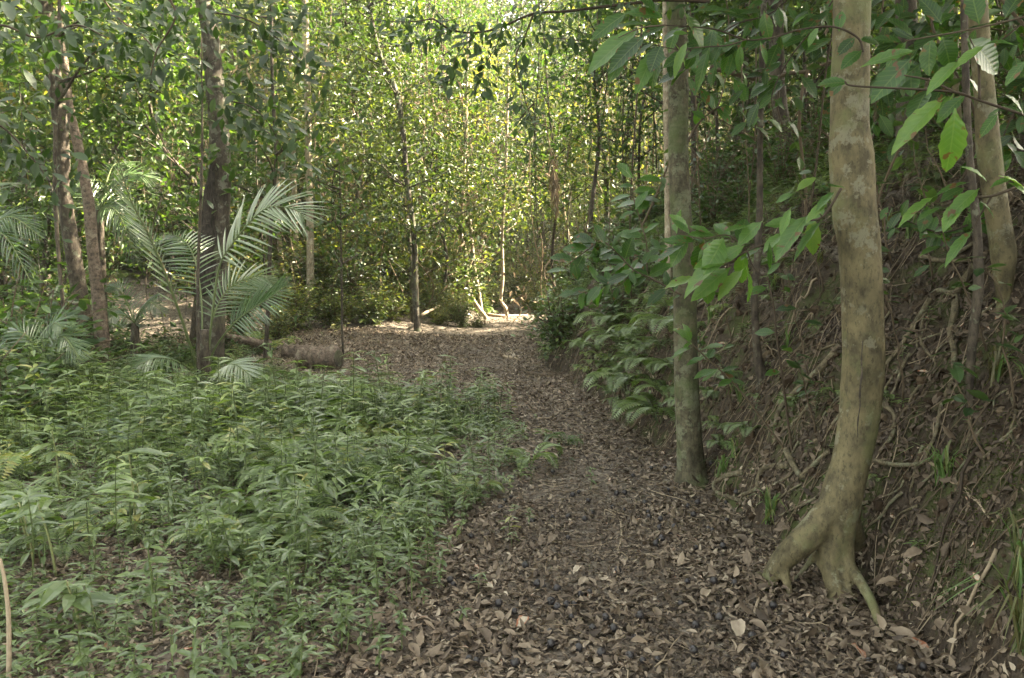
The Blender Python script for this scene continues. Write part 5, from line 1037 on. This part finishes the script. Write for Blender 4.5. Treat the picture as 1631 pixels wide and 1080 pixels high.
fpx = [(544 + a / 3, 720 + b / 3) for a, b in fz] + [(1088 + a / 3, 720 + b / 3) for a, b in [(50, 320), (190, 470), (245, 650), (430, 760), (885, 1025), (1145, 1050), (1040, 1060), (50, 975), (60, 850), (340, 1050), (120, 380), (20, 640)]]
for _ in range(34): fpx.append((rng.uniform(880, 1180), rng.uniform(735, 880)))
for _ in range(12): fpx.append((rng.uniform(700, 1250), rng.uniform(900, 1070)))
for a, b in fpx:
    g = G(a, b); 
    if bank_s(g[0:1], g[1:2])[0] > .12: continue
    o = link('fallen_fruit', fm); s_ = rng.uniform(.75, 1.1); o.scale = (s_,) * 3; o.location = (g[0], g[1], g[2] + .026 * s_); o.rotation_euler = tuple(rng.uniform(0, 6.3, 3))
    tag(o, 'small round blackish fruit lying on the leaf litter of the path', 'fruit', 'blackish fruits strewn on the path')
def fallen_leaf(px, py, size, tint, label, group=None):
    g = G(px, py); mb = MB(); v = CURLS[rng.integers(0, 3)]; T = leafn(.5, .3, .3, 8, .03, .04, .45, .03)
    d = rdir(1, -.1, .1); mb.batch(T, frames(d, upn(1, .3)) * size, np.zeros((1, 3)), np.array([tint]))
    o = link('fallen_leaf', mb.mesh('fallen_leaf', M_LITTER, True), None, (g[0], g[1], g[2] + .035)); tag(o, label, 'leaf', group)
fallen_leaf(1432, 938, .10, .5, 'large curled tan leaf beside the third splayed root'); fallen_leaf(1175, 1000, .12, .8, 'pale tan leaf on the path left of the splayed roots'); fallen_leaf(1150, 935, .07, .93, 'pale rounded leaf beside a dark fruit near the roots'); fallen_leaf(785, 948, .09, .93, 'pale bleached leaf on the path among fruits'); fallen_leaf(1448, 815, .12, .6, 'tan leaf lying on the bank behind the trunk'); fallen_leaf(1445, 1030, .12, 1.0, 'rust-red leaf at the tip of the third splayed root')
fallen_leaf(1355, 1040, .1, 1.0, 'rust-red leaf near the bottom of the path'); fallen_leaf(840, 995, .09, 1.0, 'rust-red leaf left on the middle of the near path'); fallen_leaf(925, 912, .07, .9, 'pale leaf on the path beside a pair of fruits'); fallen_leaf(1490, 1000, .11, .45, 'broad brown leaf under the mossy bank face'); fallen_leaf(1410, 720 + 300, .14, .65, 'brown leaf lying along the third root')
for _ in range(60):
    fallen_leaf(rng.uniform(620, 1480), rng.uniform(860, 1075), rng.uniform(.04, .1), rng.uniform(.2, .75), 'brown fallen leaf lying on the near path', 'brown leaves lying on the near path')

# dead hanging frond by the far path
r = empty('dead_frond', P(872, 205, 20), 'dry brown dead frond hanging in the thicket above the far path', 'dead frond'); mb = MB()
st = MB(); frond(mb, mb, [P(868, 190, 20), P(880, 260, 20), P(884, 300, 19.9), P(886, 350, 19.8)], .02, .55, n=20, start=.2, plane=(0, -1, .1), ang=25, droop=.5, tint=.6); part('leaf', mb, M_DEAD, r)

# ------------------------------------------------------------------ forest behind
def tree_variant(seed, top, z0, spread, nclus, nleaf, lsz, bark, leaf, label, group, hang=0, tint=(.1, .78), r0=.09, name='forest_tree'):
    root = empty(name, (0, 0, 0), label, 'tree', group); tb = MB(); lb = MB()
    p = spline([(0, 0, -.2), (rng.normal(0, .15), rng.normal(0, .15), top * .15), (rng.normal(0, .4), rng.normal(0, .4), top * .35), (rng.normal(0, .6), rng.normal(0, .6), top * .55), (rng.normal(0, .8), rng.normal(0, .8), top)], 22)
    tube(tb, p, np.linspace(r0, .015, 22), 7, .5, .15)
    crown_into(lb, tb, p, z0, top, spread, nclus, nleaf, lsz, LEAF4, .5, tint, .02, .7)
    for _ in range(hang):   # vines and hanging dry threads
        a = rng.uniform(0, 6.3); rr = spread * math.sqrt(rng.random()); zt = rng.uniform(z0 + 1, top); ln = rng.uniform(1.2, min(zt - .1, 5)); n = 8
        t = np.linspace(0, 1, n); q = np.stack([rr * math.cos(a) + rng.normal(0, .12) * t + .1 * np.sin(t * 5 + a), rr * math.sin(a) + .1 * np.cos(t * 4 + a), zt - ln * t], -1)
        tube(tb, q, rng.uniform(.006, .02), 4, .8)
        m = int(ln * 18); qi = q[rng.integers(0, n, m)] + rng.normal(0, .1, (m, 3)) * np.array([1, 1, 2]); lb.batch(LEAF4, frames(rdir(m, -1, 0), upn(m, .6)) * (lsz * rng.uniform(.5, 1.1, m))[:, None, None], qi, np.clip(rng.uniform(*tint) + rng.normal(0, .15, m), 0, 1))
    part('trunk', tb, bark, root, True); part('crown', lb, leaf, root); return root
FGp = 'slender vine-hung trees of the forest behind the clearing'; FLp = 'slender leafy tree hung with vines in the sunlit forest behind the clearing'
variants = [tree_variant(0, 11, 1.2, 1.9, 60, 90, .13, M_GREY, M_FAR, FLp, FGp, 14), tree_variant(1, 13, 1.8, 2.2, 70, 90, .14, M_GREY, M_FAR, FLp, FGp, 16), tree_variant(2, 9, .7, 1.7, 55, 90, .12, M_GREY, M_FAR, FLp, FGp, 10),
            tree_variant(3, 14, 2.5, 2.4, 70, 95, .15, M_DARK, M_FAR, FLp, FGp, 20), tree_variant(4, 10, .9, 1.8, 60, 85, .12, M_DARK, M_FAR, FLp, FGp, 22, (.2, .8)), tree_variant(5, 12, 3, 2.0, 55, 90, .14, M_GREY, M_FAR, FLp, FGp, 24, (.15, .75))]
spots = []
for d_, n_, jit in ((20.5, 11, 1.2), (24.5, 17, 1.5), (29, 21, 1.8), (34.5, 24, 2.2), (41, 26, 2.5)):
    W = d_ * .643 * 1.15
    for x_ in np.linspace(-W, W, n_): spots.append((x_ + rng.normal(0, W / n_ * .35), d_ + rng.normal(0, jit)))
SUND = np.array([math.sin(R(76)) * math.cos(R(44)), math.cos(R(76)) * math.cos(R(44)), math.sin(R(44))])
GAPS = [(G(200, 500), 2.6), (G(640, 577), 1.3), (G(815, 506), 1.4), (P(497, 460, 19), 1.5), (P(240, 460, 17), 2.2), (P(790, 300, 26), 1.0)]
def in_gap(x, y, reach=12):
    for g, rad in GAPS:
        d = SUND[:2] / np.linalg.norm(SUND[:2]); v = np.array([x, y]) - g[:2]; t = v @ d
        if -.5 < t < reach and abs(v[0] * d[1] - v[1] * d[0]) < rad: return True
    return False
cnt = 0
for x_, y_ in spots:
    if in_gap(x_, y_): continue
    px_ = 815 + x_ / y_ * FPX
    if y_ < 40 and (700 < px_ < 900) and y_ < 27: continue
    if y_ < 34 and 790 < px_ < 850: continue
    if y_ < 22 and 560 < px_ < 700: continue
    if y_ < 23 and 130 < px_ < 330: continue
    v = cnt % 6; place(variants[v], cnt < 6, (x_, y_, h1(x_, y_) - .1), rng.uniform(0, 6.3), rng.uniform(.85, 1.2)); cnt += 1
print('forest trees', cnt)
DG = 'dark slender stems among the sunlit forest'; DL = 'dark slender bare-stemmed tree against the sunlit forest'
dv = [tree_variant(20, 10, 3.5, 1.7, 26, 90, .13, M_DARK, M_CANOPY, DL, DG, 10, (.1, .6), .055), tree_variant(21, 11, 4.5, 1.9, 26, 90, .14, M_DARK, M_CANOPY, DL, DG, 12, (.1, .6), .075), tree_variant(22, 9, 2.6, 1.5, 24, 90, .13, M_DARK, M_CANOPY, DL, DG, 14, (.1, .6), .04)]
cnt = 0
for px_, d_, s_ in [(30, 17, 1), (75, 20, 1), (185, 19, 1), (225, 16.5, .9), (262, 20, 1), (290, 22, 1.1), (372, 16.5, .9), (398, 19.5, 1), (462, 18.5, .9), (520, 20.5, 1), (548, 23, 1.1), (575, 21.5, 1), (600, 19.8, .9), (628, 24, 1.1), (690, 22.5, 1), (712, 25, 1), (770, 27.5, 1.1), (850, 26.5, 1), (895, 22, 1), (945, 18.5, .9), (1015, 18, 1), (1120, 16, .9), (1170, 17, 1), (1280, 15, .9), (1330, 17, 1)]:
    x_ = (px_ - 815) / FPX * d_
    if in_gap(x_, d_, 5): continue
    place(dv[cnt % 3], cnt < 3, (x_, d_, h1(x_, d_) - .1), rng.uniform(0, 6), s_); cnt += 1
# left mid-distance trees
LG = 'dark leafy trees behind the far left palms'; LL = 'dark leafy tree behind the far left palms'
lv_ = [tree_variant(6, 9, 1.4, 1.8, 45, 90, .15, M_DARK, M_CANOPY, LL, LG, 8, (.2, .7)), tree_variant(7, 10, 2.2, 2.0, 45, 90, .15, M_GREY, M_CANOPY, LL, LG, 8, (.2, .8))]
for j, (px_, d_, s_) in enumerate([(20, 15.5, .9), (-60, 13.5, 1), (60, 18, 1.0), (-20, 19, 1.1), (270, 17.5, .9), (390, 18.5, .9), (230, 21, .9), (110, 21, 1.0), (-80, 17, 1), (60, 14.2, .85), (150, 15.0, .9), (235, 15.5, .85), (300, 14.6, .9), (-30, 11.5, .8), (395, 15.8, .8), (440, 20.5, 1.0)]):
    x_ = (px_ - 815) / FPX * d_
    if j > 1 and in_gap(x_, d_): continue
    place(lv_[j % 2], j < 2, (x_, d_, h1(x_, d_) - .1), rng.uniform(0, 6), s_)
# right hill trees, several added out of view: crowns shade path, clearing and bank
RG = 'tall dark trees up the slope behind the bank'; RL = 'tall dark-crowned tree up the slope behind the bank'
rv = [tree_variant(8, 13, 5.0, 3.6, 60, 110, .24, M_DARK, M_CANOPY, RL, RG, 8, (.15, .6), .14), tree_variant(9, 14, 4.0, 3.4, 64, 110, .23, M_DARK, M_CANOPY, RL, RG, 10, (.15, .65), .12)]
for j, (x_, y_, s_) in enumerate([(7.5, 9.5, 1.0), (5.6, 14, .9), (9, 14.5, 1.0), (11.5, 10.5, 1.1), (8.5, 5.5, .95), (12.5, 5, 1.05), (15.5, 13, 1.15), (16, 8, 1.1), (13, 0, 1.0), (6.2, 1.8, .8), (6.0, 4.4, .8), (7.4, 7.0, .9), (10.2, 7.6, 1.0), (10, 2.6, 1.0), (8.8, 11.8, .95), (6.9, 16.9, .85), (10.6, 18.2, 1.0), (4.4, 3.4, .75), (4.9, 5.8, .8), (4.2, 1.0, .75), (6.2, 7.8, .8)]):
    place(rv[j % 2], j < 2, (x_, y_, h1(x_, y_) - .1), rng.uniform(0, 6), s_)

# tangle of vines, hanging dry stems and dead leaves nobody could count
vm = MB(); 
for _ in range(430):
    y = rng.uniform(18.5, 36); x = rng.uniform(-.66, .45) * y
    if abs(x - np.interp(y, [18, 22, 30, 40], [-1.2, .3, .6, 1.5])) < 1.0: continue
    zb = h1(x, y); z1_ = rng.uniform(1.5, 9); z0_ = max(0, z1_ - rng.uniform(1.5, 6)); n = 9; t = np.linspace(0, 1, n); a = rng.uniform(0, 6.3); sw = rng.uniform(.05, .4)
    q = np.stack([x + sw * np.sin(t * rng.uniform(2, 6) + a) + rng.normal(0, .5) * t, y + sw * np.cos(t * 4 + a), zb + z0_ + (z1_ - z0_) * t], -1)
    tube(vm, q, rng.uniform(.005, .022), 5, rng.uniform(.0, .8), cap=False)
n = 7500; cc = rng.integers(0, 170, n); cxs = rng.uniform(-.62, .4, 170); cys = rng.uniform(18.5, 34, 170); czs = rng.uniform(.6, 7, 170); csz = rng.uniform(.15, .6, 170)
q = np.stack([cxs[cc] * cys[cc] + rng.normal(0, 1, n) * csz[cc], cys[cc] + rng.normal(0, .4, n), czs[cc] + rng.normal(0, 1.3, n) * csz[cc]], -1); q[:, 2] += H(q[:, 0], q[:, 1])
vm.batch(LEAFNAR, frames(rdir(n, -1, -.2), upn(n, .8)) * rng.uniform(.08, .3, n)[:, None, None], q, rng.uniform(.2, .9, n))
tag(link('vine_tangle', vm.mesh('vine_tangle', M_DEAD)), kind='stuff')

VG = 'unseen trees added to block low sky light'; VL = 'unseen tall dark-crowned tree added on the near side to block low sky light'
for x_, y_, s_ in [(-9, -6, 1.1), (-4.5, -9, 1.0), (0, -11, 1.1), (4, -8, 1.0), (9, -7, 1.1), (-12, -1, 1.0), (-12.5, 4, 1.05), (-14, 9, 1.1), (12, -4, 1.1), (-1.5, -6.5, .8)]:  # added out of view beside and behind the camera to block low sky light
    copy_tree(rv[int(abs(x_)) % 2], (x_, y_, h1(x_, y_) - .1), rng.uniform(0, 6), s_, VL, VG)
# far wood: one uncountable mass closing the view
fw = MB(); n = 190000
x = np.concatenate([rng.uniform(-62, 62, 110000), rng.uniform(-24, 16, 80000)]); y = rng.uniform(44, 64, n); zt = 19 + 8 * fbm(x * .12, y * .12, 201)
z = H(x, y) + zt * rng.random(n) ** .75
g_ = fbm(x * .35 + z * .13, z * .35 + y * .2, 301)
kk = rng.random(n) < np.interp(g_, [.3, .5], [.45, 1]); x, y, z, g_ = x[kk], y[kk], z[kk], g_[kk]; n = len(x)
fw.batch(LEAFW, frames(rdir(n, -.9, .3), upn(n, .6)) * rng.uniform(.22, .5, n)[:, None, None], np.stack([x, y, z], -1), np.clip(.2 + 1.1 * (g_ - .2) + rng.normal(0, .12, n), 0, 1))
fo = link('far_wood', fw.mesh('far_wood', M_FAR)); tag(fo, kind='stuff')

# ------------------------------------------------------------------ air
hm = MB(); X0, X1, Y0, Y1, Z0, Z1 = -112, 112, -10, 152, -3, 52
hm.add([(X0, Y0, Z0), (X1, Y0, Z0), (X1, Y1, Z0), (X0, Y1, Z0), (X0, Y0, Z1), (X1, Y0, Z1), (X1, Y1, Z1), (X0, Y1, Z1)], [0, 3, 2, 1, 4, 5, 6, 7, 0, 1, 5, 4, 1, 2, 6, 5, 2, 3, 7, 6, 3, 0, 4, 7], [4] * 6)
M_HAZE, hnt = new_mat('haze_air'); hv = hnt.nodes.new('ShaderNodeVolumePrincipled'); hv.inputs['Color'].default_value = (.95, .93, .86, 1); hv.inputs['Density'].default_value = .0009; hv.inputs['Anisotropy'].default_value = .45
ho = hnt.nodes.new('ShaderNodeOutputMaterial'); hnt.links.new(hv.outputs[0], ho.inputs['Volume'])
tag(link('haze', hm.mesh('haze', M_HAZE)), kind='stuff')

# ------------------------------------------------------------------ light, sky, camera
SUN_AZ, SUN_EL = R(76), R(44)
w = bpy.data.worlds.new('World'); scene.world = w; w.use_nodes = True; nt = w.node_tree
sky = nt.nodes.new('ShaderNodeTexSky'); sky.sky_type = 'NISHITA'; sky.sun_disc = False; sky.sun_elevation = SUN_EL; sky.sun_rotation = SUN_AZ; sky.air_density = 1.0; sky.dust_density = 3.0; sky.ozone_density = 1.0
bg = nt.nodes['Background']; hs = nt.nodes.new('ShaderNodeHueSaturation'); hs.inputs['Saturation'].default_value = .45; nt.links.new(sky.outputs[0], hs.inputs['Color'])
wm = nt.nodes.new('ShaderNodeMix'); wm.data_type = 'RGBA'; wm.blend_type = 'MULTIPLY'; wm.inputs[0].default_value = 1; wm.inputs[7].default_value = (1.06, 1.0, .83, 1); nt.links.new(hs.outputs[0], wm.inputs[6]); nt.links.new(wm.outputs[2], bg.inputs[0]); bg.inputs[1].default_value = .10
sl = bpy.data.lights.new('sun', 'SUN'); sl.energy = 5.0; sl.angle = R(.6); sl.color = (1, .87, .64)
so = link('sun', sl); sv = Vector((math.sin(SUN_AZ) * math.cos(SUN_EL), math.cos(SUN_AZ) * math.cos(SUN_EL), math.sin(SUN_EL)))
so.rotation_euler = sv.to_track_quat('Z', 'Y').to_euler(); so.location = (10, 10, 30)
cd = bpy.data.cameras.new('camera'); cd.lens = 36 * FPX / 1631; cd.sensor_width = 36; cd.clip_end = 600; cd.clip_start = .05
co = link('camera', cd, None, CAM); co.rotation_euler = (R(90) - PITCH, 0, 0); scene.camera = co
vs = scene.view_settings; vs.view_transform = 'Standard'; vs.look = 'None'; vs.gamma = 1; vs.exposure = 4.3
scene.render.engine = 'CYCLES'; cy = scene.cycles
cy.use_denoising = True; cy.max_bounces = 7; cy.diffuse_bounces = 5; cy.glossy_bounces = 2; cy.transmission_bounces = 5; cy.transparent_max_bounces = 4
cy.caustics_reflective = False; cy.caustics_refractive = False; cy.sample_clamp_indirect = 6; cy.volume_bounces = 1
